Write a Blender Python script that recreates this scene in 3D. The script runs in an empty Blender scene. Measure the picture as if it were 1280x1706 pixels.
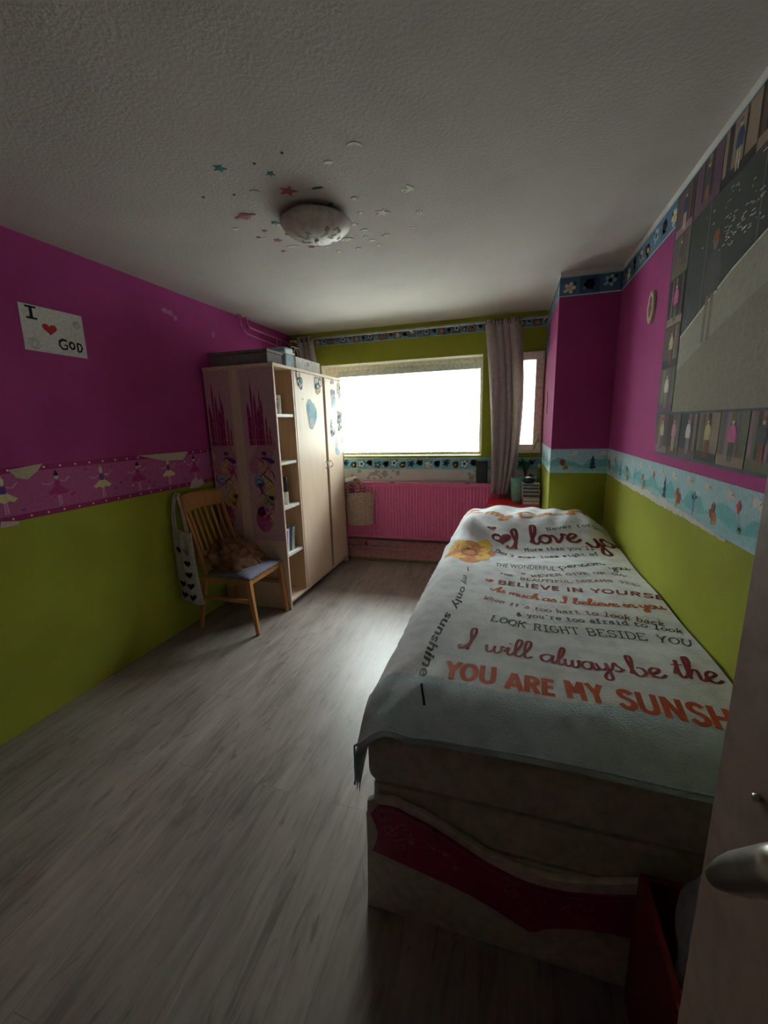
import bpy, bmesh, math, random
from mathutils import Vector, Matrix, noise

random.seed(7)
PI = math.pi
# ------------------------------------------------------------------ camera, sky, exposure
H, D, XR, XC, YC = 2.5, 4.383, 3.061, 2.674, 3.35      # ceiling, window wall, right wall, pier side, pier front
sc = bpy.context.scene
cd = bpy.data.cameras.new('camera'); cam = bpy.data.objects.new('camera', cd); sc.collection.objects.link(cam)
r_, u_, f_ = Vector((0.957272, 0.287798, -0.028328)), Vector((-0.033354, 0.207179, 0.977734)), Vector((-0.287259, 0.935013, -0.207926))
cam.matrix_world = Matrix.Translation(Vector((2.381652, 0.000000, 1.514974))) @ Matrix((r_, u_, -f_)).transposed().to_4x4()
cd.sensor_fit = 'HORIZONTAL'; cd.sensor_width = 36; cd.lens = 36*689.088/1280; cd.clip_start = 0.01
sc.camera = cam
sc.view_settings.view_transform = 'Standard'; sc.view_settings.look = 'None'
sc.view_settings.gamma = 1; sc.view_settings.use_curve_mapping = False
sc.view_settings.exposure = 0.1
sc.cycles.max_bounces = 10; sc.cycles.diffuse_bounces = 6; sc.cycles.transparent_max_bounces = 12
sc.cycles.sample_clamp_indirect = 6
w = bpy.data.worlds.new('overcast_sky'); sc.world = w; w.use_nodes = True
nt = w.node_tree; bg = nt.nodes['Background']; bg.inputs['Strength'].default_value = 30.0
tc = nt.nodes.new('ShaderNodeTexCoord'); sp = nt.nodes.new('ShaderNodeSeparateXYZ'); rp = nt.nodes.new('ShaderNodeValToRGB')
mr = nt.nodes.new('ShaderNodeMapRange'); mr.inputs[1].default_value = -1; mr.inputs[2].default_value = 1
nt.links.new(tc.outputs['Generated'], sp.inputs[0]); nt.links.new(sp.outputs[2], mr.inputs[0]); nt.links.new(mr.outputs[0], rp.inputs[0])
rp.color_ramp.elements[0].position = 0.44; rp.color_ramp.elements[0].color = (0.62, 0.62, 0.58, 1)
rp.color_ramp.elements[1].position = 0.53; rp.color_ramp.elements[1].color = (0.93, 0.97, 1.0, 1)
nt.links.new(rp.outputs[0], bg.inputs['Color'])
def portal(x0, x1, z0, z1):
    l = bpy.data.lights.new('window_portal', 'AREA'); l.shape = 'RECTANGLE'; l.size = x1-x0; l.size_y = z1-z0
    l.cycles.is_portal = True
    o = bpy.data.objects.new('window_portal', l); sc.collection.objects.link(o)
    o.location = ((x0+x1)/2, D+0.27, (z0+z1)/2); o.rotation_euler = (-PI/2, 0, 0)
portal(0.36, 2.10, 1.165, 2.15); portal(2.44, 2.66, 1.18, 2.14)

# ------------------------------------------------------------------ materials
def srgb(r, g, b):
    f = lambda c: ((c/255+0.055)/1.055)**2.4 if c > 10 else c/255/12.92
    return (f(r), f(g), f(b), 1)
MATS = {}
def mat(name, col, rough=0.6, metal=0.0, var=0.08, scale=30, bump=0.0, bscale=200, coat=0.0, sub=None, stretch=None, trans=0.0, spec=0.5, sheen=0.0):
    if name in MATS: return MATS[name]
    m = bpy.data.materials.new(name); m.use_nodes = True; n = m.node_tree; b = n.nodes['Principled BSDF']
    b.inputs['Roughness'].default_value = rough; b.inputs['Metallic'].default_value = metal
    b.inputs['Specular IOR Level'].default_value = spec
    if coat: b.inputs['Coat Weight'].default_value = coat; b.inputs['Coat Roughness'].default_value = 0.15
    if trans: b.inputs['Transmission Weight'].default_value = trans
    if sheen: b.inputs['Sheen Weight'].default_value = sheen
    if len(col) == 3: col = tuple(col)+(1,)
    t = n.nodes.new('ShaderNodeTexCoord'); mp = n.nodes.new('ShaderNodeMapping')
    if stretch: mp.inputs['Scale'].default_value = stretch
    n.links.new(t.outputs['Object'], mp.inputs[0])
    nz = n.nodes.new('ShaderNodeTexNoise'); nz.inputs['Scale'].default_value = scale; nz.inputs['Detail'].default_value = 5
    n.links.new(mp.outputs[0], nz.inputs['Vector'])
    mx = n.nodes.new('ShaderNodeMix'); mx.data_type = 'RGBA'
    c2 = sub if sub else tuple(c*(1-var*3) for c in col[:3])+(1,)
    c1 = col if sub else tuple(min(1, c*(1+var)) for c in col[:3])+(1,)
    mx.inputs[6].default_value = c1; mx.inputs[7].default_value = c2
    rr = n.nodes.new('ShaderNodeMapRange'); rr.inputs[1].default_value = 0.42; rr.inputs[2].default_value = 0.72
    n.links.new(nz.outputs['Fac'], rr.inputs[0]); n.links.new(rr.outputs[0], mx.inputs[0])
    n.links.new(mx.outputs[2], b.inputs['Base Color'])
    if bump:
        nb = n.nodes.new('ShaderNodeTexNoise'); nb.inputs['Scale'].default_value = bscale; nb.inputs['Detail'].default_value = 4
        bp = n.nodes.new('ShaderNodeBump'); bp.inputs['Strength'].default_value = bump; bp.inputs['Distance'].default_value = 0.004
        n.links.new(mp.outputs[0], nb.inputs['Vector']); n.links.new(nb.outputs['Fac'], bp.inputs['Height']); n.links.new(bp.outputs[0], b.inputs['Normal'])
    MATS[name] = m; return m
GREEN = (0.30, 0.32, 0.035, 1); MAGENTA = (0.34, 0.045, 0.185, 1); WHITEP = (0.78, 0.76, 0.72, 1)
def paint(name, bands):
    """wall paint in level bands: [(top_z, colour), ...] from the floor up"""
    m = mat(name, bands[0][1], rough=0.85, bump=0.35, bscale=90, spec=0.12)
    n = m.node_tree; b = n.nodes['Principled BSDF']
    g = n.nodes.new('ShaderNodeNewGeometry'); s = n.nodes.new('ShaderNodeSeparateXYZ'); n.links.new(g.outputs['Position'], s.inputs[0])
    nz = n.nodes.new('ShaderNodeTexNoise'); nz.inputs['Scale'].default_value = 2.2; nz.inputs['Detail'].default_value = 6
    n.links.new(g.outputs['Position'], nz.inputs['Vector'])
    prev = None
    for i, (z, c) in enumerate(bands):
        if prev is None: rgb = n.nodes.new('ShaderNodeRGB'); rgb.outputs[0].default_value = c; prev = rgb.outputs[0]
        else:
            mt = n.nodes.new('ShaderNodeMath'); mt.operation = 'GREATER_THAN'; mt.inputs[1].default_value = bands[i-1][0]
            n.links.new(s.outputs[2], mt.inputs[0]); mx = n.nodes.new('ShaderNodeMix'); mx.data_type = 'RGBA'
            n.links.new(mt.outputs[0], mx.inputs[0]); n.links.new(prev, mx.inputs[6]); mx.inputs[7].default_value = c; prev = mx.outputs[2]
    hs = n.nodes.new('ShaderNodeHueSaturation'); n.links.new(prev, hs.inputs['Color'])
    rr = n.nodes.new('ShaderNodeMapRange'); rr.inputs[1].default_value = 0.3; rr.inputs[2].default_value = 0.7; rr.inputs[3].default_value = 0.88; rr.inputs[4].default_value = 1.1
    n.links.new(nz.outputs['Fac'], rr.inputs[0]); n.links.new(rr.outputs[0], hs.inputs['Value']); n.links.new(hs.outputs[0], b.inputs['Base Color'])
    return m
M_LEFT = paint('left_wall_paint', [(1.22, GREEN), (9, MAGENTA)])
M_RIGHT = paint('right_wall_paint', [(1.2, GREEN), (2.40, MAGENTA), (9, WHITEP)])
M_WIN = paint('window_wall_paint', [(0.26, (0.35, 0.30, 0.28, 1)), (1.02, (0.62, 0.61, 0.58, 1)), (9, GREEN)])
M_CEIL = mat('ceiling_plaster', (0.57, 0.535, 0.50), rough=0.9, bump=0.6, bscale=70, var=0.02, scale=3, spec=0.2)
M_HALL = mat('hall_plaster', (0.10, 0.09, 0.085), rough=0.9)  # unlit hall put into the colour, kept dark to cut bounce
def floor_mat():
    m = bpy.data.materials.new('grey_oak_laminate'); m.use_nodes = True; n = m.node_tree; b = n.nodes['Principled BSDF']
    g = n.nodes.new('ShaderNodeNewGeometry')
    def mapped(s, rot=0):
        mp = n.nodes.new('ShaderNodeMapping'); mp.inputs['Scale'].default_value = s; mp.inputs['Rotation'].default_value = (0, 0, rot)
        n.links.new(g.outputs['Position'], mp.inputs[0]); return mp.outputs[0]
    br = n.nodes.new('ShaderNodeTexBrick'); br.inputs['Scale'].default_value = 1; br.inputs['Brick Width'].default_value = 1.28; br.inputs['Row Height'].default_value = 0.192
    br.inputs['Mortar Size'].default_value = 0.0012; br.inputs['Mortar Smooth'].default_value = 0.2; br.offset = 0.37
    br.inputs['Color1'].default_value = (0.42, 0.42, 0.42, 1); br.inputs['Color2'].default_value = (0.62, 0.62, 0.62, 1); br.inputs['Mortar'].default_value = (0.2, 0.2, 0.2, 1)
    n.links.new(mapped((1, 1, 1), PI/2), br.inputs['Vector'])
    # long grain streaks
    n1 = n.nodes.new('ShaderNodeTexNoise'); n1.inputs['Scale'].default_value = 1; n1.inputs['Detail'].default_value = 8; n1.inputs['Roughness'].default_value = 0.62; n1.inputs['Distortion'].default_value = 1.1
    ad = n.nodes.new('ShaderNodeVectorMath'); ad.operation = 'ADD'; n.links.new(mapped((30, 3.6, 1)), ad.inputs[0])
    sc2 = n.nodes.new('ShaderNodeVectorMath'); sc2.operation = 'SCALE'; sc2.inputs['Scale'].default_value = 37; n.links.new(br.outputs['Color'], sc2.inputs[0]); n.links.new(sc2.outputs[0], ad.inputs[1])
    n.links.new(ad.outputs[0], n1.inputs['Vector'])
    n2 = n.nodes.new('ShaderNodeTexNoise'); n2.inputs['Scale'].default_value = 1; n2.inputs['Detail'].default_value = 5; n.links.new(mapped((9, 2.2, 1)), n2.inputs['Vector'])
    mixf = n.nodes.new('ShaderNodeMath'); mixf.operation = 'MULTIPLY_ADD'; mixf.inputs[1].default_value = 0.6
    half = n.nodes.new('ShaderNodeMath'); half.operation = 'MULTIPLY'; half.inputs[1].default_value = 0.4
    n.links.new(n2.outputs['Fac'], half.inputs[0]); n.links.new(n1.outputs['Fac'], mixf.inputs[0]); n.links.new(half.outputs[0], mixf.inputs[2])
    cr = n.nodes.new('ShaderNodeValToRGB'); e = cr.color_ramp.elements
    e[0].position = 0.36; e[0].color = (0.165, 0.135, 0.118, 1); e[1].position = 0.64; e[1].color = (0.345, 0.295, 0.262, 1)
    x = e.new(0.48); x.color = (0.265, 0.222, 0.195, 1)
    n.links.new(mixf.outputs[0], cr.inputs[0])
    mu = n.nodes.new('ShaderNodeMix'); mu.data_type = 'RGBA'; mu.blend_type = 'MULTIPLY'; mu.inputs[0].default_value = 0.55
    n3 = n.nodes.new('ShaderNodeTexNoise'); n3.inputs['Scale'].default_value = 1; n3.inputs['Detail'].default_value = 3; n3.inputs['Distortion'].default_value = 1.5; n.links.new(mapped((15, 4.5, 1)), n3.inputs['Vector'])
    kr = n.nodes.new('ShaderNodeMapRange'); kr.inputs[1].default_value = 0.62; kr.inputs[2].default_value = 0.72; kr.inputs[3].default_value = 0; kr.inputs[4].default_value = 0.75; n.links.new(n3.outputs['Fac'], kr.inputs[0])
    km = n.nodes.new('ShaderNodeMix'); km.data_type = 'RGBA'; km.inputs[7].default_value = (0.13, 0.105, 0.092, 1); n.links.new(kr.outputs[0], km.inputs[0]); n.links.new(cr.outputs[0], km.inputs[6])
    sca = n.nodes.new('ShaderNodeHueSaturation'); sca.inputs['Value'].default_value = 1.9; n.links.new(br.outputs['Color'], sca.inputs['Color'])
    n.links.new(km.outputs[2], mu.inputs[6]); n.links.new(sca.outputs[0], mu.inputs[7]); n.links.new(mu.outputs[2], b.inputs['Base Color'])
    rr = n.nodes.new('ShaderNodeMapRange'); rr.inputs[3].default_value = 0.30; rr.inputs[4].default_value = 0.48
    n.links.new(n1.outputs['Fac'], rr.inputs[0]); n.links.new(rr.outputs[0], b.inputs['Roughness'])
    bp = n.nodes.new('ShaderNodeBump'); bp.inputs['Strength'].default_value = 0.15; bp.inputs['Distance'].default_value = 0.001
    n.links.new(mixf.outputs[0], bp.inputs['Height']); n.links.new(bp.outputs[0], b.inputs['Normal'])
    return m
def wood(name, a, b2, rough=0.45, stretch=(2, 30, 30)):
    return mat(name, a, rough=rough, sub=b2, stretch=stretch, scale=2.2, bump=0.05, bscale=20)
def glass_mat():
    m = bpy.data.materials.new('window_glass'); m.use_nodes = True; n = m.node_tree; n.nodes.clear()
    o = n.nodes.new('ShaderNodeOutputMaterial'); mx = n.nodes.new('ShaderNodeMixShader'); t = n.nodes.new('ShaderNodeBsdfTransparent'); g = n.nodes.new('ShaderNodeBsdfGlossy')
    t.inputs[0].default_value = (0.93, 0.97, 0.95, 1); g.inputs['Roughness'].default_value = 0.02
    fr = n.nodes.new('ShaderNodeFresnel'); fr.inputs[0].default_value = 1.3
    n.links.new(fr.outputs[0], mx.inputs[0]); n.links.new(t.outputs[0], mx.inputs[1]); n.links.new(g.outputs[0], mx.inputs[2]); n.links.new(mx.outputs[0], o.inputs[0])
    return m
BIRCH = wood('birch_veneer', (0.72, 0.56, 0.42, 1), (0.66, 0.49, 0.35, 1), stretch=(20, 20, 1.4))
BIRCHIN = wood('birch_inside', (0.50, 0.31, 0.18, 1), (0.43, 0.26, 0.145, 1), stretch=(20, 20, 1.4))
BEECH = wood('chair_beech', (0.46, 0.21, 0.06, 1), (0.36, 0.15, 0.04, 1), stretch=(16, 16, 2))
WHITE = mat('white_laminate', (0.72, 0.70, 0.66), rough=0.4)
CREAMF = mat('cream_frame_paint', (0.82, 0.78, 0.66), rough=0.4)
CASEF = mat('beige_frame_paint', (0.78, 0.68, 0.56), rough=0.4)
PINKR = mat('pink_radiator_enamel', (0.84, 0.20, 0.42), rough=0.4, var=0.03)
PINKPALE = mat('pale_pink_paint', (0.50, 0.24, 0.26), rough=0.5)
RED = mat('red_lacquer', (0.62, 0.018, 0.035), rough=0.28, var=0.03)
MAGB = mat('magenta_board', (0.36, 0.018, 0.09), rough=0.4)
MAGL = mat('magenta_scroll_print', (0.55, 0.20, 0.26), rough=0.4)
CREAMB = mat('cream_bed_board', (0.68, 0.62, 0.53), rough=0.5)
MATT = mat('greige_mattress_cover', (0.56, 0.47, 0.42), rough=0.9, bump=0.3, bscale=300)
FOAM = mat('cream_foam', (0.56, 0.50, 0.39), rough=0.95, bump=0.3, bscale=100)
CURT = mat('grey_curtain_cloth', (0.40, 0.345, 0.35), rough=0.9, bump=0.2, bscale=400)
CHROME = mat('brushed_steel', (0.62, 0.60, 0.56), rough=0.28, metal=1.0)
BLACK = mat('black_plastic', (0.02, 0.02, 0.022), rough=0.4)
DOORP = mat('tan_door_paint', (0.22, 0.145, 0.11), rough=0.55, bump=0.08)
# flat print colours
def ink(name, r, g, b, rough=0.75): return mat('ink_'+name, (r, g, b), rough=rough, var=0.05, scale=60, spec=0.12)
I_WHITE = ink('white', .75, .74, .70); I_BLACK = ink('black', .015, .014, .02); I_DGREY = ink('dark_grey', .07, .07, .08)
I_RED = ink('red', .45, .03, .03); I_MAROON = ink('maroon', .20, .022, .028); I_RUST = ink('rust', .42, .07, .02); I_ORANGE = ink('orange', .55, .19, .035)
I_BROWN = ink('brown', .22, .08, .03); I_YEL = ink('yellow', .75, .46, .06); I_PALEYEL = ink('pale_yellow', .62, .55, .28)
I_PINK = ink('pink', .60, .13, .32); I_LPINK = ink('light_pink', .62, .28, .42); I_DPINK = ink('deep_pink', .38, .03, .16); I_PURPLE = ink('purple', .12, .05, .25)
I_BLUE = ink('blue', .08, .22, .45); I_NAVY = ink('navy', .03, .05, .12); I_SKY = ink('sky', .25, .50, .62); I_LSKY = ink('light_sky', .45, .66, .74)
I_SLATE = ink('slate_blue', .10, .17, .27); I_TEAL = ink('teal', .08, .33, .36); I_MINT = ink('mint', .38, .60, .50); I_DGREEN = ink('dark_green', .03, .12, .05)
I_CREAM = ink('cream', .60, .53, .38); I_GREY = ink('grey', .30, .29, .27); I_SAND = ink('sand', .25, .225, .17); I_WATER = ink('water', .045, .048, .04)

# ------------------------------------------------------------------ helpers
def tag(o, label=None, cat=None, group=None, kind=None):
    if label: o['label'] = label
    if cat: o['category'] = cat
    if group: o['group'] = group
    if kind: o['kind'] = kind
    return o
def empty(name, loc, label, cat, group=None, rz=0):
    o = bpy.data.objects.new(name, None); sc.collection.objects.link(o); o.location = loc; o.rotation_euler = (0, 0, rz); o.empty_display_size = 0.05
    return tag(o, label, cat, group)
class MB:
    """collects shapes and links them as one mesh object; world coordinates"""
    def __init__(s): s.v = []; s.f = []; s.m = []; s.sm = []; s.mats = []
    def mi(s, m):
        if m not in s.mats: s.mats.append(m)
        return s.mats.index(m)
    def add(s, vs, fs, m=None, smooth=False):
        k = len(s.v); s.v += [tuple(p) for p in vs]; mi = s.mi(m)
        for f in fs: s.f.append([i+k for i in f]); s.m.append(mi); s.sm.append(smooth)
    def box(s, a, b, m=None):
        x0, x1 = sorted((a[0], b[0])); y0, y1 = sorted((a[1], b[1])); z0, z1 = sorted((a[2], b[2]))
        s.add([(x0, y0, z0), (x1, y0, z0), (x1, y1, z0), (x0, y1, z0), (x0, y0, z1), (x1, y0, z1), (x1, y1, z1), (x0, y1, z1)],
              [(3, 2, 1, 0), (4, 5, 6, 7), (0, 1, 5, 4), (1, 2, 6, 5), (2, 3, 7, 6), (3, 0, 4, 7)], m)
    def prism(s, poly, fn, t, m=None):
        """outline poly [(a,b)] placed by fn(a,b,depth), from depth 0 to t"""
        n = len(poly); vs = [fn(a, b, 0) for a, b in poly]+[fn(a, b, t) for a, b in poly]
        fs = [tuple(range(n)), tuple(range(2*n-1, n-1, -1))]+[(i, i+n, (i+1) % n+n, (i+1) % n) for i in range(n)]
        s.add(vs, fs, m)
    def tube(s, pts, r, n=10, m=None, cap=True, smooth=True):
        pts = [Vector(p) for p in pts]; rs = r if isinstance(r, (list, tuple)) else [r]*len(pts)
        vs = []; fs = []; prev = None
        for i, p in enumerate(pts):
            d = (pts[min(i+1, len(pts)-1)]-pts[max(i-1, 0)]).normalized()
            if prev is None: a = d.orthogonal().normalized()
            else: a = (prev-d*prev.dot(d)).normalized()
            prev = a; b = d.cross(a)
            for k in range(n): t = 2*PI*k/n; vs.append(p+(a*math.cos(t)+b*math.sin(t))*rs[i])
        for i in range(len(pts)-1):
            for k in range(n): fs.append((i*n+k, i*n+(k+1) % n, (i+1)*n+(k+1) % n, (i+1)*n+k))
        if cap: fs.append(tuple(range(n-1, -1, -1))); fs.append(tuple((len(pts)-1)*n+k for k in range(n)))
        s.add(vs, fs, m, smooth)
    def bar(s, p, q, wx, wy, m=None, wx2=None, wy2=None):
        """tapered rectangular bar, width wx along x, wy along y"""
        p, q = Vector(p), Vector(q); wx2 = wx2 or wx; wy2 = wy2 or wy; vs = []
        for c, a, b in ((p, wx, wy), (q, wx2, wy2)):
            vs += [c+Vector((-a/2, -b/2, 0)), c+Vector((a/2, -b/2, 0)), c+Vector((a/2, b/2, 0)), c+Vector((-a/2, b/2, 0))]
        s.add(vs, [(3, 2, 1, 0), (4, 5, 6, 7), (0, 1, 5, 4), (1, 2, 6, 5), (2, 3, 7, 6), (3, 0, 4, 7)], m)
    def lathe(s, c, prof, n=32, m=None, smooth=True):
        """prof [(r,z)] about the vertical through c"""
        vs = []; fs = []
        for r, z in prof:
            for k in range(n): t = 2*PI*k/n; vs.append((c[0]+r*math.cos(t), c[1]+r*math.sin(t), c[2]+z))
        for i in range(len(prof)-1):
            for k in range(n): fs.append((i*n+k, i*n+(k+1) % n, (i+1)*n+(k+1) % n, (i+1)*n+k))
        fs.append(tuple(range(n-1, -1, -1))); fs.append(tuple((len(prof)-1)*n+k for k in range(n)))
        s.add(vs, fs, m, smooth)
    def grid(s, fn, nu, nv, m=None, smooth=True):
        vs = [fn(i/nu, j/nv) for i in range(nu+1) for j in range(nv+1)]
        fs = [(i*(nv+1)+j, (i+1)*(nv+1)+j, (i+1)*(nv+1)+j+1, i*(nv+1)+j+1) for i in range(nu) for j in range(nv)]
        s.add(vs, fs, m, smooth)
    def build(s, name, m=None, parent=None, bevel=0, solid=0, subdiv=0, offset=0):
        s.mats = [x or m for x in s.mats] or [m]
        o3 = Vector((0, 0, 0))
        if parent is not None: o3 = Vector(parent.matrix_basis.translation) if parent.parent is None else Vector(parent.parent.matrix_basis.translation)+Vector(parent.matrix_basis.translation)
        elif s.v:
            n = len(s.v); o3 = Vector((sum(v[0] for v in s.v)/n, sum(v[1] for v in s.v)/n, min(v[2] for v in s.v)))
        me = bpy.data.meshes.new(name); me.from_pydata([tuple(Vector(v)-o3) for v in s.v], [], s.f)
        for x in s.mats: me.materials.append(x)
        for i, p in enumerate(me.polygons): p.material_index = s.m[i]; p.use_smooth = s.sm[i]
        bm = bmesh.new(); bm.from_mesh(me); bmesh.ops.recalc_face_normals(bm, faces=bm.faces) if not getattr(s, 'flat', False) else None; bm.to_mesh(me); bm.free()
        o = bpy.data.objects.new(name, me); sc.collection.objects.link(o)
        if parent is not None: o.parent = parent
        else: o.location = o3
        if solid: q = o.modifiers.new('thick', 'SOLIDIFY'); q.thickness = solid; q.offset = offset
        if bevel: q = o.modifiers.new('bevel', 'BEVEL'); q.width = bevel; q.segments = 2; q.limit_method = 'ANGLE'; q.angle_limit = 0.7
        if subdiv: q = o.modifiers.new('sub', 'SUBSURF'); q.levels = subdiv; q.render_levels = subdiv
        return o
def pmesh(name, build, parent, m, **k):
    b = MB(); build(b); return b.build(name, m, parent, **k)
def struct(name, b, m, **k): return tag(b.build(name, m, **k), kind='structure')
# planes of the room: fn(a, b, out) -> world, out = distance off the surface into the room
def on_left(a, b, o=0): return (0.0+o, a, b)
def on_right(a, b, o=0): return (XR-o, a, b)
def on_win(a, b, o=0): return (a, D-o, b)
def on_pier(a, b, o=0): return (a, YC-o, b)
def on_pierside(a, b, o=0): return (XC-o, a, b)
def on_ceil(a, b, o=0): return (a, b, H-o)
# flat print shapes, added as faces at a small height above a surface
class Ink:
    def __init__(s, mb, fn, o=0.0015): s.mb = mb; s.fn = fn; s.o = o; s.n = 0
    def poly(s, pts, m, lift=0):
        s.mb.add([s.fn(a, b, s.o+lift) for a, b in pts], [tuple(range(len(pts)))], m)
    def ell(s, a, b, ra, rb, m, n=14, lift=0, rot=0):
        c, d = math.cos(rot), math.sin(rot)
        s.poly([(a+ra*math.cos(2*PI*k/n)*c-rb*math.sin(2*PI*k/n)*d, b+ra*math.cos(2*PI*k/n)*d+rb*math.sin(2*PI*k/n)*c) for k in range(n)], m, lift)
    def blob(s, a, b, ra, rb, m, n=11, lift=0, j=0.3):
        s.poly([(a+ra*(1-j*random.random())*math.cos(2*PI*k/n), b+rb*(1-j*random.random())*math.sin(2*PI*k/n)) for k in range(n)], m, lift)
    def stroke(s, pts, wd, m, lift=0, taper=False):
        v = []; f = []; N = len(pts)
        for i, (a, b) in enumerate(pts):
            a0, b0 = pts[max(i-1, 0)]; a1, b1 = pts[min(i+1, N-1)]; l = math.hypot(a1-a0, b1-b0) or 1
            nx, ny = -(b1-b0)/l, (a1-a0)/l; h = wd/2*(1 if not taper else max(0.15, math.sin(PI*(i+0.5)/N)))
            v += [s.fn(a+nx*h, b+ny*h, s.o+lift), s.fn(a-nx*h, b-ny*h, s.o+lift)]
        f = [(2*i, 2*i+1, 2*i+3, 2*i+2) for i in range(N-1)]
        s.mb.add(v, f, m)
def star_pts(a, b, r, n=5, inner=0.42, rot=PI/2, sa=1.0):
    return [(a+sa*(r if k % 2 == 0 else r*inner)*math.cos(rot+PI*k/n), b+(r if k % 2 == 0 else r*inner)*math.sin(rot+PI*k/n)) for k in range(2*n)]
def heart_pts(a, b, r, n=24, rot=0):
    out = []
    for k in range(n):
        t = 2*PI*k/n; x = 16*math.sin(t)**3/16; y = (13*math.cos(t)-5*math.cos(2*t)-2*math.cos(3*t)-math.cos(4*t))/16
        out.append((a+r*(x*math.cos(rot)-y*math.sin(rot)), b+r*(x*math.sin(rot)+y*math.cos(rot))))
    return out

# ------------------------------------------------------------------ room shell
b = MB(); b.box((-0.1, -1.5, -0.1), (XR+0.1, D+0.35, 0)); fl = struct('floor', b, floor_mat())
b = MB(); b.box((-0.1, -1.5, H), (XR+0.1, D+0.35, H+0.1)); struct('ceiling', b, M_CEIL)
b = MB(); b.box((-0.1, -0.35, 0), (0, D+0.3, H)); struct('wall_left', b, M_LEFT)
b = MB(); b.box((XR, -0.35, 0), (XR+0.1, D+0.3, H)); struct('wall_right', b, M_RIGHT)
WX0, WX1, WZ0, WZ1 = 0.36, 2.10, 1.165, 2.16
CX0, CX1, CZ0, CZ1 = 2.425, 2.665, 1.195, 2.145
b = MB()
b.box((0, D, 0), (WX0, D+0.25, H)); b.box((WX0, D, 0), (WX1, D+0.25, WZ0)); b.box((WX0, D, WZ1), (WX1, D+0.25, H))
b.box((WX1, D, 0), (CX0, D+0.25, H)); b.box((CX0, D, 0), (CX1, D+0.25, CZ0)); b.box((CX0, D, CZ1), (CX1, D+0.25, H)); b.box((CX1, D, 0), (XR, D+0.25, H))
struct('wall_back', b, M_WIN)
b = MB(); b.box((XC, YC, 0), (XR, D, H)); struct('wall_pier', b, M_RIGHT)
b = MB(); b.box((0, -0.45, 0), (1.80, -0.35, H)); b.box((2.72, -0.45, 0), (XR, -0.35, H)); b.box((1.80, -0.45, 2.06), (2.72, -0.35, H))
struct('wall_front', b, mat('dark_front_wall', (0.12, 0.06, 0.08), rough=0.8))  # unseen wall behind the camera, coloured dark to cut bounce light
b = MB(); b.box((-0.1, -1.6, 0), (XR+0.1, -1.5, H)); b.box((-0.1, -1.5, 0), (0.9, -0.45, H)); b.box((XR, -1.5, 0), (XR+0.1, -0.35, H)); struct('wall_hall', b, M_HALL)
# windows
GL = glass_mat(); YF = D+0.17
wr = tag(bpy.data.objects.new('window_1', None), kind='structure'); sc.collection.objects.link(wr); wr.location = ((WX0+WX1)/2, YF, WZ0)
b = MB()
for a, c in (((WX0, YF, WZ0), (WX1, YF+0.07, WZ0+0.035)), ((WX0, YF, WZ1-0.05), (WX1, YF+0.07, WZ1)), ((WX0, YF, WZ0+0.035), (WX0+0.13, YF+0.07, WZ1-0.05)), ((WX1-0.04, YF, WZ0+0.035), (WX1, YF+0.07, WZ1-0.05))): b.box(a, c)
b.build('window_frame', CREAMF, wr, bevel=0.004)
b = MB(); b.box((WX0+0.12, YF+0.03, WZ0+0.03), (WX1-0.03, YF+0.036, WZ1-0.04)); b.build('pane', GL, wr)
b = MB(); e_ = 0.006
b.box((WX0, D+.001, WZ1-e_), (WX1, YF, WZ1+.001)); b.box((WX0-.001, D+.001, WZ0), (WX0+e_, YF, WZ1)); b.box((WX1-e_, D+.001, WZ0), (WX1+.001, YF, WZ1)); b.build('reveal_lining', CREAMF, wr)
b = MB(); b.box((WX0, D-0.0, WZ0-0.001), (WX1, YF, WZ0+0.008)); b.build('window_sill', mat('green_sill_paint', GREEN, rough=0.5), wr)
b = MB(); b.box((WX0+0.13, YF+0.005, WZ1-0.115), (WX1-0.04, YF+0.029, WZ1-0.05)); b.box((1.20, YF-0.012, WZ1-0.10), (1.34, YF+0.006, WZ1-0.065))
b.box((1.22, YF-0.012, WZ1-0.075), (1.235, YF+0.005, WZ1-0.05)); b.box((1.305, YF-0.012, WZ1-0.075), (1.32, YF+0.005, WZ1-0.05))
b.build('blind_box', mat('pale_blind_box', (0.62, 0.66, 0.58), rough=0.5), wr)
wc = tag(bpy.data.objects.new('window_2', None), kind='structure'); sc.collection.objects.link(wc); wc.location = ((CX0+CX1)/2, D, CZ0)
b = MB(); Y2 = D+0.0
for a, c in (((CX0-0.02, Y2-0.03, CZ0), (CX1, Y2+0.04, CZ0+0.085)), ((CX0-0.02, Y2-0.03, CZ1-0.075), (CX1, Y2+0.04, CZ1)), ((CX0-0.02, Y2-0.03, CZ0+0.085), (CX0+0.045, Y2+0.04, CZ1-0.075)), ((CX1-0.075, Y2-0.03, CZ0+0.085), (CX1, Y2+0.04, CZ1-0.075))): b.box(a, c)
b.build('window_frame', CASEF, wc, bevel=0.004)
b = MB(); b.box((CX0+0.04, Y2, CZ0+0.08), (CX1-0.07, Y2+0.006, CZ1-0.07)); b.build('pane', GL, wc)
b = MB(); b.box((2.622, Y2-0.04, 1.30), (2.648, Y2-0.03, 1.38)); b.tube([(2.635, Y2-0.04, 1.355), (2.635, Y2-0.065, 1.355), (2.630, Y2-0.07, 1.345), (2.600, Y2-0.07, 1.235)], 0.008); b.build('window_handle', mat('pale_metal_handle', (0.55, 0.48, 0.38), rough=0.3, metal=0.6), wc)

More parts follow.
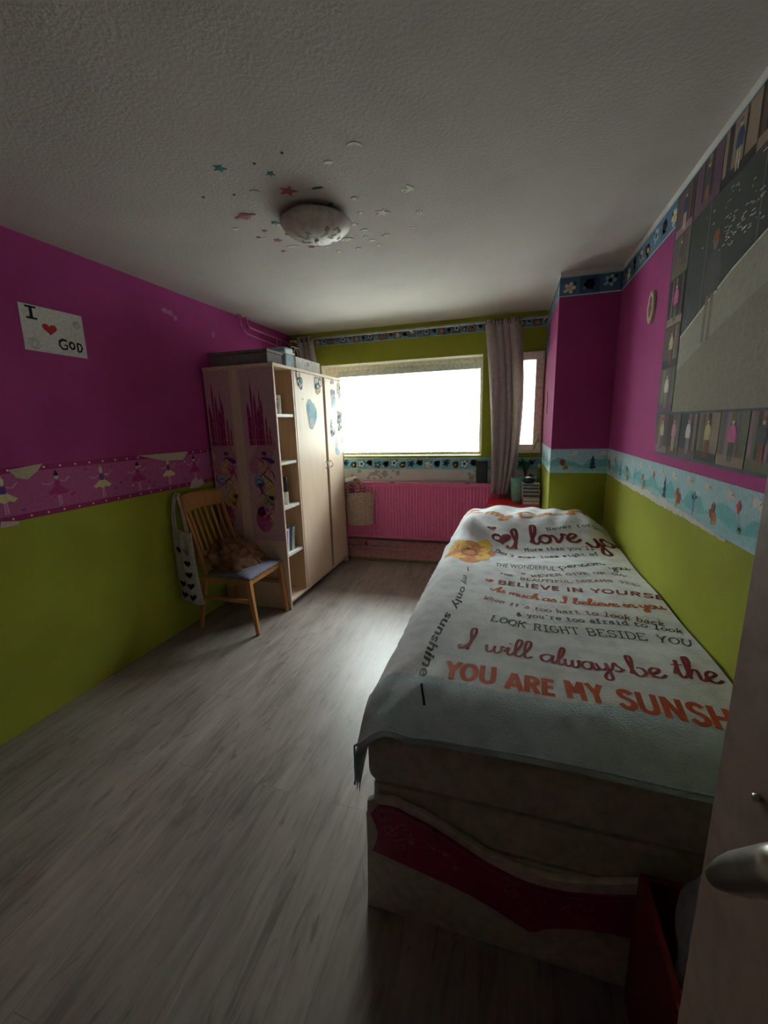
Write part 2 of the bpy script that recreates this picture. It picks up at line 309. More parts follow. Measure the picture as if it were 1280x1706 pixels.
# ------------------------------------------------------------------ trims: wallpaper borders
def daisy(k, a, b, r, core, petal, n=6):
    for i in range(n): t = 2*PI*i/n; k.ell(a+r*0.6*math.cos(t), b+r*0.6*math.sin(t), r*0.42, r*0.32, petal, 8, rot=t)
    k.ell(a, b, r*0.38, r*0.38, core, 8, lift=0.0004)
def strip(name, fn, a0, a1, z0, z1, m, edge=None, edge_m=None):
    """wallpaper strip, 1 mm thick; returns its mesh and ink layer"""
    s = MB(); n = 24
    s.prism([(a0, z0), (a1, z0), (a1, z1), (a0, z1)], lambda a, b, t: fn(a, b, t), 0.0012, m)
    return s, Ink(s, fn, 0.0018)
def panel_border(name, fn, a0, a1, z0, z1, base, alt, step, motif_cols):
    s, k = strip(name, fn, a0, a1, z0, z1, base)
    hgt = z1-z0; a = a0; i = 0
    k.poly([(a0, z0), (a1, z0), (a1, z0+hgt*0.06), (a0, z0+hgt*0.06)], I_LSKY, 0.0006); k.poly([(a0, z1-hgt*0.06), (a1, z1-hgt*0.06), (a1, z1), (a0, z1)], I_LSKY, 0.0006)
    while a < a1-0.005:
        e = min(a+step, a1)
        if i % 2: k.poly([(a, z0+hgt*.06), (e, z0+hgt*.06), (e, z1-hgt*.06), (a, z1-hgt*.06)], alt)
        if e-a > step*0.6:
            c = motif_cols[i % len(motif_cols)]; ca = (a+e)/2; cb = z0+hgt*(0.42+0.08*((i*7) % 3))
            daisy(k, ca, cb, hgt*0.30, I_BLACK if i % 3 else I_YEL, c, 5+(i % 2))
            k.ell(ca-step*0.25, cb-hgt*0.16, hgt*.08, hgt*.06, c, 8, lift=.0008); k.ell(ca+step*0.27, cb+hgt*0.20, hgt*.06, hgt*.06, I_BLACK, 8, lift=.0008)
        a = e; i += 1
    return struct(name, s, base)
panel_border('trim_1', on_win, 0.30, XC-0.002, 2.362, 2.456, I_SLATE, ink('slate_light', .20, .30, .42), 0.075, [I_CREAM, I_WHITE, I_ORANGE, I_LSKY])
panel_border('trim_2', on_win, 0.36, XC-0.002, 1.022, 1.148, ink('aqua', .16, .42, .50), ink('aqua_light', .26, .50, .58), 0.095, [I_WHITE, I_CREAM, I_NAVY, I_WHITE])
panel_border('trim_3', on_pier, XC, XR-0.002, 2.340, 2.468, I_SLATE, ink('slate_deep', .05, .10, .20), 0.125, [I_WHITE, I_CREAM, I_LSKY, I_CREAM])
panel_border('trim_4', on_right, 0.0, YC-0.002, 2.340, 2.468, ink('slate_mid', .13, .21, .30), I_SLATE, 0.13, [I_WHITE, I_CREAM, I_LSKY])
panel_border('trim_5', on_pierside, YC+0.002, D-0.04, 2.340, 2.468, I_SLATE, ink('slate_light2', .20, .30, .42), 0.13, [I_WHITE, I_CREAM])
def scene_border(name, fn, a0, a1, z0, z1, torn=None, flip=1):
    s, k = strip(name, fn, a0, a1, z0, z1, I_LSKY)
    hgt = z1-z0; st = 0.02; n = int((a1-a0)/0.05)
    # rolling teal hills
    ridge = [z0+hgt*(0.50+0.14*math.sin(i*1.3)+0.08*math.sin(i*2.9)) for i in range(n+1)]
    for i in range(n):
        u, v = a0+(a1-a0)*i/n, a0+(a1-a0)*(i+1)/n
        k.poly([(u, z0+hgt*.10), (v, z0+hgt*.10), (v, ridge[i+1]), (u, ridge[i])], ink('hill_teal', .20, .50, .54))
        k.poly([(u, z0+hgt*.08), (v, z0+hgt*.08), (v, z0+hgt*(.26+.06*math.sin(i+1))), (u, z0+hgt*(.26+.06*math.sin(i)))], ink('meadow', .36, .62, .64), 0.0003)
    m = int((a1-a0)/0.16)
    for i in range(m):
        c = a0+(a1-a0)*(i+0.5)/m; q = i % 5
        k.ell(c+0.05, z1-hgt*.2, .03, .014, I_WHITE, 10, lift=.0006); k.ell(c+0.07, z1-hgt*.17, .02, .016, I_WHITE, 10, lift=.0009)
        if q in (0, 3):   # autumn bush
            for j in range(5): k.blob(c+random.uniform(-.02, .02), z0+hgt*.34+random.uniform(-.02, .03), .016, .02, (I_ORANGE, I_BROWN, I_RUST)[j % 3], lift=.0008+j*.0002)
            k.stroke([(c, z0+hgt*.12), (c, z0+hgt*.3)], .006, I_BROWN, .002)
        elif q == 1:      # pine
            for j in range(3): k.poly([(c-.024+j*.005, z0+hgt*(.2+j*.16)), (c+.024-j*.005, z0+hgt*(.2+j*.16)), (c, z0+hgt*(.46+j*.14))], I_NAVY if i % 2 else I_SLATE, .0008+j*.0003)
            k.stroke([(c, z0+hgt*.12), (c, z0+hgt*.25)], .006, I_BROWN, .002)
        elif q == 2:      # kite and flowers
            k.poly([(c, z0+hgt*.78), (c+.013, z0+hgt*.68), (c, z0+hgt*.52), (c-.013, z0+hgt*.68)], I_RED, .0008); k.stroke([(c, z0+hgt*.52), (c-.01, z0+hgt*.4), (c+.008, z0+hgt*.3)], .003, I_WHITE, .001)
            daisy(k, c-.02, z0+hgt*.25, .012, I_YEL, I_WHITE)
        else:             # windmill-like post and wheel
            k.stroke([(c, z0+hgt*.12), (c, z0+hgt*.5)], .006, I_PURPLE, .0008); daisy(k, c, z0+hgt*.52, .022, I_WHITE, I_BLUE, 4); k.ell(c-.03, z0+hgt*.22, .013, .016, I_WHITE, 12, lift=.0008); k.ell(c-.03, z0+hgt*.22, .009, .012, I_SKY, 12, lift=.0011)
        k.stroke([(c+.03, z0+hgt*.80), (c+.04, z0+hgt*.85), (c+.05, z0+hgt*.80)], .003, I_NAVY, .0012)
    if torn:
        t0, t1 = torn; N = 40
        for i in range(N):
            u, v = t0+(t1-t0)*i/N, t0+(t1-t0)*(i+1)/N
            hh = hgt*(0.16*math.sin(PI*(i+.5)/N)*(0.7+0.5*random.random()))
            k.poly([(u, z0-.004-random.random()*.008), (v, z0-.004-random.random()*.008), (v, z0+hh), (u, z0+hh)], I_WHITE, .0025)
    return struct(name, s, I_LSKY)
scene_border('trim_6', on_right, 0.3, YC-0.002, 1.118, 1.296, torn=(1.55, 3.1))
scene_border('trim_7', on_pier, XC, XR-0.002, 1.118, 1.296)
scene_border('trim_8', on_pierside, YC+0.002, D-0.04, 1.118, 1.296)
# pink dancer border on the left wall
Z0, Z1 = 1.086, 1.358
s, k = strip('trim_9', on_left, -0.34, D-0.1, Z0, Z1, ink('border_pink', .42, .10, .25))
for zc, lo, hi in ((Z0, 0, .030), (Z1, -.030, 0)): k.poly([(-.34, zc+lo), (D-.1, zc+lo), (D-.1, zc+hi), (-.34, zc+hi)], ink('border_edge', .28, .025, .12), .0004)
y = -0.3
while y < D-0.15:
    k.ell(y, Z0+.015, .006, .006, I_PALEYEL, 7, lift=.0008); k.ell(y+.02, Z1-.015, .006, .006, I_WHITE, 7, lift=.0008); y += 0.085
def dancer(k, y, z, h, top, skirt, hair):
    S = lambda pts, wd, m, l=.001: k.stroke([(y+a*h, z+c*h) for a, c in pts], wd*h, m, l)
    S([(-.03, 0), (-.02, .2), (-.03, .38)], .035, I_LPINK); S([(.04, .02), (.03, .2), (.02, .38)], .035, I_LPINK)
    k.poly([(y-.30*h, z+.36*h), (y-.22*h, z+.30*h), (y-.12*h, z+.34*h), (y-.02*h, z+.28*h), (y+.1*h, z+.33*h), (y+.2*h, z+.29*h), (y+.30*h, z+.37*h), (y+.06*h, z+.55*h), (y-.06*h, z+.55*h)], skirt, .0012)
    k.poly([(y-.06*h, z+.52*h), (y+.06*h, z+.52*h), (y+.08*h, z+.70*h), (y-.08*h, z+.70*h)], top, .0015)
    S([(-.08, .68), (-.22, .60), (-.38, .66)], .03, I_LPINK, .0017); S([(.08, .68), (.2, .64), (.36, .78)], .03, I_LPINK, .0017)
    k.ell(y, z+.80*h, .06*h, .075*h, I_CREAM, 10, lift=.0017); k.ell(y, z+.86*h, .065*h, .05*h, hair, 10, lift=.002); k.ell(y, z+.93*h, .03*h, .03*h, hair, 8, lift=.002)
cols = [(I_DPINK, I_DPINK, I_BLACK), (I_PURPLE, I_PALEYEL, I_PALEYEL)]
for i in range(12):
    yy = 1.38+0.262*(i-3)
    if yy > 0: dancer(k, yy, Z0+.04, .20, *cols[i % 2])
for i in range(50):
    yy = random.uniform(-.2, 3.2); zz = random.uniform(Z0+.04, Z1-.04)
    [lambda: k.ell(yy, zz, .006, .006, I_WHITE, 7, lift=.0006), lambda: k.poly(star_pts(yy, zz, .014), I_DPINK, .0006), lambda: k.poly(heart_pts(yy, zz, .010, 12), I_PURPLE, .0006)][i % 3]()
for t in ([(1.421, 1.345), (1.586, 1.362), (1.556, 1.327), (1.499, 1.287), (1.450, 1.303)], [(2.181, 1.356), (2.645, 1.352), (2.578, 1.293), (2.384, 1.306)]):
    k.poly(t, ink('bare_wall', .50, .44, .30), .0030)
for t in ([(2.636, 1.120), (2.693, 1.145), (2.716, 1.118), (2.759, 1.132), (2.778, 1.080), (2.706, 1.062), (2.614, 1.066)], [(1.343, 1.101), (1.425, 1.085), (1.416, 1.068), (1.337, 1.069)]):
    k.poly(t, ink('bare_wall2', .55, .42, .42), .0030)
struct('trim_9', s, I_PINK)
# pipe casing below the radiator, olive plinth
b = MB(); b.box((0.02, D-0.11, 0.03), (XC, D-0.001, 0.125)); b.box((0.02, D-0.085, 0.125), (XC, D-0.001, 0.155)); b.box((0.02, D-0.06, 0.155), (XC, D-0.001, 0.225)); struct('trim_10', b, PINKPALE, bevel=0.004)
b = MB(); b.box((0.02, D-0.125, 0), (XC, D-0.001, 0.03)); struct('baseboard_back', b, mat('olive_plinth', (0.20, 0.19, 0.06), rough=0.6), bevel=0.003)
# damp mould stain on the bare plaster under the window
b = MB(); k = Ink(b, on_win, 0.0008); sm_ = ink('damp_stain', .36, .34, .29)
for i in range(26): k.blob(1.02+random.gauss(0, .10), .975+random.gauss(0, .025), .012+random.random()*.022, .01+random.random()*.018, sm_, lift=i*.00005)
for i in range(8): k.blob(2.02+random.gauss(0, .03), .96+random.gauss(0, .03), .02, .02, sm_, lift=i*.00005)
struct('trim_11', b, sm_)

# ------------------------------------------------------------------ bed
SEATM = mat('blue_grey_seat_fabric', (.17, .17, .23), rough=.85, bump=.4, bscale=300, var=.15, scale=90)
GCAP = mat('pale_green_cap', (.35, .5, .28), rough=.4); LEAFM = ink('lamp_leaf', .40, .32, .25)
def bed_z(x, y):
    """height of the blanket's top over the bed"""
    t = max(0.0, min(1.25, (1.16-y)/0.20)); z = 0.718-0.07*t*t
    s = max(0.0, min(1.2, (2.09-x)/0.11)); z -= 0.062*s*s
    def sm(v): v = max(0.0, min(1.0, v)); return v*v*(3-2*v)
    z += 0.155*sm((x-1.96)/0.20)*sm((3.10-x)/0.24)*sm((y-2.48)/0.55)*sm((3.42-y)/0.22)
    z += 0.0045*math.sin(7*x+3*y)+0.0035*math.sin(11*y-5*x+2*math.sin(3*x))
    k = sm((2.35-x)/0.3)*sm((1.5-y)/0.3)
    z += k*0.006*math.sin(38*(x-y*0.55))
    k = sm((y-2.45)/0.2)*sm((2.5-x)/0.35)
    z += k*0.013*math.sin(24*(x+y*0.45)+1.5*math.sin(9*y))
    k = sm((y-2.75)/0.2)
    z += k*0.006*math.sin(31*x-12*y+2*math.sin(7*x))
    return z

def cloth(x, y, o=0.0):
    xx = max(x, 1.975+0.006*math.sin(9*y)); yy = max(y, 0.972); z = bed_z(xx, yy)+o; px, py = xx, yy
    if x < xx: z -= (xx-x); px -= 0.004+o+0.05*(xx-x)*0.3
    if y < yy: z -= (yy-y); py -= 0.004+o
    return (min(px, 3.045), py, z)
YB = 0.99
bed = empty('bed', (2.5, 2.1, 0), 'white and magenta child\'s bed with a low curved footboard, along the right wall', 'bed')
BX0, BX1, BY1 = 1.99, 3.045, 3.28
pmesh('side_rail', lambda b: b.box((BX0, YB, 0.04), (BX0+0.018, BY1, 0.34)), bed, CREAMB, bevel=0.003)
pmesh('side_rail', lambda b: b.box((BX1-0.018, YB, 0.04), (BX1, BY1, 0.34)), bed, CREAMB, bevel=0.003)
pmesh('headboard', lambda b: b.box((BX0+0.02, BY1, 0.0), (BX1, BY1+0.02, 0.62)), bed, CREAMB, bevel=0.003)
pmesh('slat_base', lambda b: b.box((BX0+0.02, YB+0.004, 0.24), (BX1-0.02, BY1-0.002, 0.30)), bed, CREAMB)
top = [(2.004, 0.407), (2.039, 0.423), (2.075, 0.429), (2.104, 0.427), (2.134, 0.416), (2.184, 0.404), (2.239, 0.380), (2.284, 0.359), (2.323, 0.340), (2.358, 0.324), (2.390, 0.315), (2.432, 0.302), (2.475, 0.296), (2.521, 0.297), (2.567, 0.303), (2.652, 0.327), (2.728, 0.355)]
top = [(max(x, BX0), z) for x, z in top]+[(BX1, top[-1][1])]
out = [(BX0, 0.0)]+top+[(BX1, 0.0)]
fb = pmesh('footboard', lambda b: b.prism([(p[0], p[1]) for p in reversed(out)], lambda a, c, t: (a, YB-0.02+t, c), 0.020, CREAMB), bed, CREAMB, bevel=0.002)
bot = [(2.017, 0.233), (2.240, 0.188), (2.312, 0.170), (2.382, 0.146), (2.475, 0.102), (2.496, 0.108), (2.514, 0.125), (2.544, 0.142), (2.589, 0.158), (2.634, 0.171), (2.743, 0.190)]
left = [(2.016, 0.367), (2.029, 0.335), (2.037, 0.298), (2.028, 0.261)]
tp = [(x, z-0.020-0.012*min(1, max(0, (x-2.1)/0.5))) for x, z in top if x > left[0][0]+0.02]
pan = left+bot+[(BX1-0.002, bot[-1][1]-0.004)]+list(reversed(tp))
mg = pmesh('curved_panel', lambda b: b.prism(pan, lambda a, c, t: (a, YB-0.020-t, c), 0.006, MAGB), bed, MAGB)
mg['label'] = 'dark magenta curved panel with pale scrolls'
def scrolls(b):
    k = Ink(b, lambda a, c, o: (a, YB-0.026-o, c), 0.0008)
    def spiral(x, z, r, t0, turns, sgn=1):
        pts = [(x+r*(1-i/30*.85)*math.cos(t0+sgn*turns*2*PI*i/30), z+r*(1-i/30*.85)*math.sin(t0+sgn*turns*2*PI*i/30)) for i in range(31)]
        k.stroke(pts, .0030, MAGL, taper=True)
    def F(x, d): # point below the top curve
        for i in range(len(top)-1):
            if top[i][0] <= x <= top[i+1][0]: q = (x-top[i][0])/(top[i+1][0]-top[i][0]); return top[i][1]*(1-q)+top[i+1][1]*q-d
        return top[-1][1]-d
    for x, d, r, t0, s_ in ((2.055, .055, .022, 0, 1), (2.075, .10, .026, 1, -1), (2.11, .145, .018, 2, 1), (2.13, .085, .016, 4, -1), (2.20, .10, .020, 1, 1), (2.43, .075, .03, 0, 1), (2.50, .07, .022, 3, -1), (2.47, .12, .018, 2, 1), (2.62, .07, .022, 1, 1)):
        spiral(x, F(x, d), r, t0, 1.4, s_)
    for x0, x1, d0, d1 in ((2.04, 2.14, .12, .06), (2.06, 2.17, .13, .10), (2.16, 2.28, .07, .10), (2.36, 2.50, .05, .11), (2.52, 2.62, .09, .05)):
        k.stroke([(x0+(x1-x0)*i/16, F(x0+(x1-x0)*i/16, d0+(d1-d0)*i/16+.012*math.sin(i/16*2*PI))) for i in range(17)], .003, MAGL, taper=True)
    for x, d in ((2.14, .11), (2.24, .085), (2.27, .11)): 
        for i in range(5): k.ell(x+.006*math.cos(i*1.256), F(x, d)+.006*math.sin(i*1.256), .004, .003, MAGL, 8)
    k.stroke([(x, z-.012) for x, z in tp], .0022, MAGL)
scr = pmesh('scroll_print', scrolls, mg, MAGL)
# foam block and mattress
b = MB()
def foam(u, v):
    x = BX0+0.02+(BX1-0.06-BX0)*u; ang = v
    return x, ang
b.box((BX0+0.022, YB+0.006, 0.30), (BX1-0.01, BY1-0.01, 0.452)); 
fo = b.build('foam_underlay', FOAM, None, bevel=0.02); tag(fo, 'cream foam layer between the mattress and the curved footboard', 'mattress topper')
b = MB(); b.box((BX0+0.008, YB-0.004, 0.454), (BX1-0.006, BY1-0.006, 0.632))
ma = b.build('mattress', MATT, None); tag(ma, 'greige covered mattress on the bed under the lettered blanket', 'mattress')
q = ma.modifiers.new('bevel', 'BEVEL'); q.width = 0.035; q.segments = 5
# --- blanket with its printed lettering
FLEECE = mat('pale_fleece', (0.84, 0.87, 0.89), rough=1.0, bump=1.0, bscale=170, var=0.06, scale=14, spec=0.1)
FLBLUE = mat('blue_fleece_hem_and_shade', (0.60, 0.74, 0.80), rough=1.0, bump=1.0, bscale=170, var=0.06, scale=14, spec=0.1)  # fleece's own blue tint, plus shade of the front slope put into the colour
b = MB(); X0, X1, Y0, Y1 = 1.83, 3.045, 0.962, 3.285
NU, NV = 130, 220
def cg(u, v):
    y = Y0+(Y1-Y0)*v; lo = X0+0.045*math.sin(6*y)*min(1, max(0, y-1.1))
    return cloth(lo+(X1-lo)*u, y)
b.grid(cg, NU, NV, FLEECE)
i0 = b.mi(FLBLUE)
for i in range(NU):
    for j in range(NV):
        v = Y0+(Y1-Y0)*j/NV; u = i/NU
        if v < 1.155+0.02*math.sin(u*9) or u < 0.10: b.m[i*NV+j] = i0  # front slope and left drop turn blue; the slope's shade is coloured in
nf_surface = len(b.f)
G = {  # cursive letters as pen strokes, x-height 1: (strokes, advance)
'a': ([[(.9,.8),(.6,1),(.15,.75),(.05,.3),(.35,0),(.75,.25),(.95,1),(.9,.3),(1.05,0),(1.35,.3)]], 1.2),
'b': ([[(0,.2),(.45,1.5),(.55,2.2),(.3,2.2),(.2,1.2),(.25,.2),(.55,0),(.95,.35),(.85,.85),(.5,.9)]], 1.1),
'c': ([[(.9,.8),(.55,1),(.1,.6),(.2,.1),(.6,0),(1.0,.3)]], .9),
'e': ([[(0,.3),(.5,.5),(.8,.8),(.5,1),(.15,.6),(.25,.1),(.65,0),(1.05,.3)]], .95),
'g': ([[(.9,.8),(.55,1),(.1,.7),(.1,.2),(.45,0),(.85,.4),(.95,1),(.9,0),(.75,-.9),(.35,-1.1),(.2,-.7),(.7,-.1),(1.2,.3)]], 1.15),
'h': ([[(0,.2),(.5,1.5),(.55,2.2),(.3,2.2),(.2,1.2),(.15,0)],[(.15,.2),(.45,.85),(.75,.95),(.8,.5),(.8,.1),(1.0,0),(1.2,.3)]], 1.1),
'i': ([[(0,.3),(.3,1),(.25,.3),(.4,0),(.7,.3)],[(.36,1.5),(.42,1.6)]], .6),
'k': ([[(0,.2),(.45,1.5),(.55,2.2),(.3,2.2),(.2,1.2),(.15,0)],[(.75,1),(.3,.5),(.75,0),(1.1,.3)]], 1.0),
'l': ([[(0,.2),(.5,1.4),(.6,2.2),(.35,2.3),(.2,1.4),(.2,.3),(.4,0),(.75,.3)]], .65),
'm': ([[(.1,.9),(.2,0)],[(.2,.5),(.5,.95),(.7,.8),(.7,.0)],[(.7,.5),(1.0,.95),(1.25,.8),(1.25,.1),(1.4,0),(1.65,.3)]], 1.55),
'n': ([[(.1,.9),(.2,0)],[(.2,.5),(.5,.95),(.75,.8),(.75,.1),(.95,0),(1.2,.3)]], 1.05),
'o': ([[(.6,1),(.2,.85),(.05,.4),(.4,0),(.8,.3),(.8,.8),(.5,1),(.7,.8),(1.1,.9)]], 1.0),
'p': ([[(.1,.9),(.15,0),(.0,-1.1)],[(.12,.5),(.5,1),(.9,.7),(.8,.1),(.4,0),(.2,.2)]], 1.1),
'r': ([[(0,.3),(.25,1.0),(.3,.8),(.65,.85),(.6,.2),(.75,0),(1,.3)]], .85),
's': ([[(0,.3),(.4,1.05),(.5,.7),(.7,.25),(.4,0),(.1,.15)],[(.4,0),(.9,.3)]], .85),
't': ([[(.0,.3),(.35,1.2),(.4,1.8),(.3,.5),(.45,0),(.8,.3)],[(.0,1.25),(.75,1.3)]], .75),
'u': ([[(.05,.9),(.05,.3),(.3,0),(.7,.4),(.8,1),(.78,.2),(.95,0),(1.2,.3)]], 1.1),
'v': ([[(.05,.9),(.25,.5),(.35,0),(.75,.6),(.8,1),(1.1,.85)]], 1.0),
'w': ([[(.05,.9),(.1,.2),(.35,0),(.6,.4),(.65,.9),(.65,.2),(.9,0),(1.15,.4),(1.15,.95),(1.4,.85)]], 1.35),
'y': ([[(.05,.9),(.1,.35),(.35,.1),(.7,.4),(.85,1),(.8,0),(.65,-.9),(.3,-1.1),(.2,-.7),(.65,-.1),(1.15,.3)]], 1.1),
'I': ([[(.0,.35),(-.05,.05),(.25,0),(.55,.6),(.75,1.8),(.65,2.5),(.42,2.4),(.42,1.9),(.62,.9),(.55,.1),(.62,-.1)]], 1.1),
'T': ([[(-.2,1.8),(.1,2.3),(1.3,2.3)],[(.7,2.3),(.5,.6),(.2,0),(-.1,.2)]], 1.1),
'D': ([[(.3,2.2),(.2,.2),(.5,0),(1.2,.4),(1.5,1.4),(1.0,2.2),(.1,2.2),(-.2,1.7)]], 1.65),
'A': ([[(-.3,.9),(-.1,.6),(.3,.7),(.7,1.4),(1,2.2),(1.05,1.0),(1.1,0),(1.3,.2)],[(.1,0),(.4,.5),(.7,1.2)],[(.4,.8),(1.3,.8)]], 1.4),
' ': ([], .6)}
SER = {  # upright slab capitals, cap height 1
'L': ([[(.1,1),(.1,0),(.6,0),(.6,.2)],[(0,1),(.3,1)]], .75), 'O': ([[(.35,1),(.08,.75),(.05,.3),(.35,0),(.65,.3),(.62,.75),(.35,1)]], .8),
'K': ([[(.1,1),(.1,0)],[(.6,1),(.1,.45)],[(.25,.6),(.65,0)],[(0,1),(.22,1)],[(0,0),(.22,0)],[(.5,1),(.72,1)],[(.52,0),(.75,0)]], .85),
'R': ([[(.1,1),(.1,0)],[(.1,1),(.5,1),(.6,.75),(.5,.5),(.1,.5)],[(.4,.5),(.6,0),(.72,0)],[(0,0),(.25,0)],[(0,1),(.1,1)]], .82),
'I': ([[(.25,1),(.25,0)],[(.05,1),(.45,1)],[(.05,0),(.45,0)]], .6),
'G': ([[(.6,.8),(.35,1),(.08,.75),(.05,.3),(.35,0),(.62,.15),(.62,.45)],[(.4,.45),(.75,.45)]], .85),
'H': ([[(.1,1),(.1,0)],[(.6,1),(.6,0)],[(.1,.5),(.6,.5)],[(0,1),(.22,1)],[(0,0),(.22,0)],[(.48,1),(.7,1)],[(.48,0),(.7,0)]], .85),
'T': ([[(.35,1),(.35,0)],[(.02,.8),(.02,1),(.68,1),(.68,.8)],[(.22,0),(.48,0)]], .8),
'B': ([[(.1,1),(.1,0)],[(0,1),(.45,1),(.58,.75),(.45,.52),(.1,.52)],[(.45,.52),(.64,.27),(.48,0),(0,0)]], .8),
'E': ([[(.1,1),(.1,0)],[(0,1),(.58,1),(.58,.82)],[(.1,.52),(.42,.52)],[(0,0),(.62,0),(.62,.2)]], .78),
'S': ([[(.58,.82),(.35,1),(.1,.8),(.15,.58),(.5,.45),(.6,.22),(.35,0),(.06,.2)],[(.06,.0),(.06,.25)],[(.58,1),(.58,.78)]], .78),
'D': ([[(.1,1),(.1,0)],[(0,1),(.4,1),(.65,.7),(.65,.3),(.4,0),(0,0)]], .82),
'Y': ([[(.08,1),(.35,.48)],[(.62,1),(.35,.48),(.35,0)],[(-.02,1),(.2,1)],[(.5,1),(.72,1)],[(.22,0),(.48,0)]], .8),
'U': ([[(.1,1),(.1,.3),(.35,0),(.6,.3),(.6,1)],[(0,1),(.22,1)],[(.48,1),(.72,1)]], .82), ' ': ([], .55)}
SER.update({
'a': ([[(.12,.5),(.3,.62),(.5,.55),(.52,.1),(.65,0)],[(.52,.35),(.25,.36),(.1,.18),(.25,0),(.52,.12)]], .78),
'b': ([[(0,1),(.12,1),(.12,0)],[(.12,.5),(.35,.64),(.6,.45),(.6,.18),(.35,0),(.12,.12)]], .78),
'c': ([[(.58,.6),(.58,.45)],[(.58,.52),(.35,.64),(.1,.45),(.1,.18),(.35,0),(.6,.12)]], .78),
'd': ([[(.42,1),(.56,1),(.56,0),(.68,0)],[(.56,.5),(.32,.64),(.08,.45),(.08,.18),(.32,0),(.56,.12)]], .78),
'e': ([[(.08,.34),(.6,.34),(.55,.55),(.33,.64),(.1,.48),(.08,.2),(.33,0),(.6,.1)]], .78),
'f': ([[(.6,.95),(.45,1),(.28,.88),(.28,0)],[(.1,.62),(.52,.62)],[(.1,0),(.48,0)]], .78),
'g': ([[(.68,.62),(.54,.62),(.54,-.15),(.4,-.3),(.15,-.28)],[(.54,.5),(.3,.64),(.08,.45),(.08,.2),(.3,.04),(.54,.14)]], .78),
'h': ([[(0,1),(.14,1),(.14,0)],[(.14,.5),(.38,.64),(.54,.5),(.54,0)],[(.02,0),(.26,0)],[(.42,0),(.66,0)]], .78),
'i': ([[(.15,.62),(.34,.62),(.34,0)],[(.1,0),(.58,0)],[(.33,.80),(.35,.92)]], .78),
'k': ([[(0,1),(.14,1),(.14,0)],[(.55,.62),(.15,.28)],[(.28,.38),(.6,0)],[(.02,0),(.26,0)],[(.42,.62),(.64,.62)],[(.46,0),(.68,0)]], .78),
'l': ([[(.12,1),(.34,1),(.34,0)],[(.08,0),(.6,0)]], .78),
'n': ([[(.02,.62),(.15,.62),(.15,0)],[(.15,.5),(.38,.64),(.54,.5),(.54,0)],[(.03,0),(.27,0)],[(.42,0),(.66,0)]], .78),
'o': ([[(.33,.64),(.08,.46),(.08,.18),(.33,0),(.6,.18),(.6,.46),(.33,.64)]], .78),
'r': ([[(.05,.62),(.22,.62),(.22,0)],[(.22,.45),(.42,.64),(.62,.56)],[(.05,0),(.45,0)]], .78),
's': ([[(.55,.62),(.55,.45)],[(.54,.54),(.33,.64),(.14,.52),(.3,.36),(.52,.26),(.5,.06),(.3,0),(.1,.1)],[(.1,0),(.1,.2)]], .78),
't': ([[(.24,.88),(.24,.12),(.38,0),(.6,.08)],[(.06,.62),(.55,.62)]], .78),
'u': ([[(.02,.62),(.15,.62),(.15,.15),(.3,0),(.54,.15)],[(.42,.62),(.54,.62),(.54,0),(.68,0)]], .78),
'v': ([[(.08,.62),(.33,0),(.58,.62)],[(0,.62),(.2,.62)],[(.46,.62),(.66,.62)]], .78),
'y': ([[(.08,.62),(.34,.02)],[(.6,.62),(.3,-.28),(.08,-.28)],[(0,.62),(.2,.62)],[(.48,.62),(.68,.62)]], .78),
"'": ([[(.3,1),(.28,.75)]], .6),
'&': ([[(.6,0),(.2,.6),(.22,.85),(.38,.85),(.4,.65),(.1,.3),(.1,.1),(.3,0),(.6,.35)]], .8),
'N': ([[(.1,0),(.1,1),(.58,0),(.58,1)],[(0,1),(.12,1)],[(0,0),(.22,0)],[(.46,1),(.7,1)]], .82),
'M': ([[(.08,0),(.08,1),(.36,.4),(.64,1),(.64,0)],[(0,0),(.2,0)],[(.52,0),(.74,0)],[(0,1),(.1,1)],[(.62,1),(.74,1)]], .86),
'W': ([[(.05,1),(.2,0),(.36,.6),(.52,0),(.67,1)],[(-.02,1),(.18,1)],[(.54,1),(.74,1)]], .84),
'V': ([[(.05,1),(.34,0),(.62,1)],[(-.03,1),(.18,1)],[(.5,1),(.71,1)]], .8),
'A': ([[(.05,0),(.34,1),(.62,0)],[(.16,.36),(.52,.36)],[(-.03,0),(.18,0)],[(.5,0),(.71,0)]], .8),
'P': ([[(.1,1),(.1,0)],[(0,1),(.5,1),(.62,.75),(.5,.48),(.1,.48)],[(0,0),(.28,0)]], .8),
'F': ([[(.1,1),(.1,0)],[(0,1),(.6,1),(.6,.82)],[(.1,.52),(.42,.52)],[(0,0),(.28,0)]], .78)})
_o = [(.40+.33*math.cos(t*PI/8+PI/2), .5+.45*math.sin(t*PI/8+PI/2)) for t in range(17)]
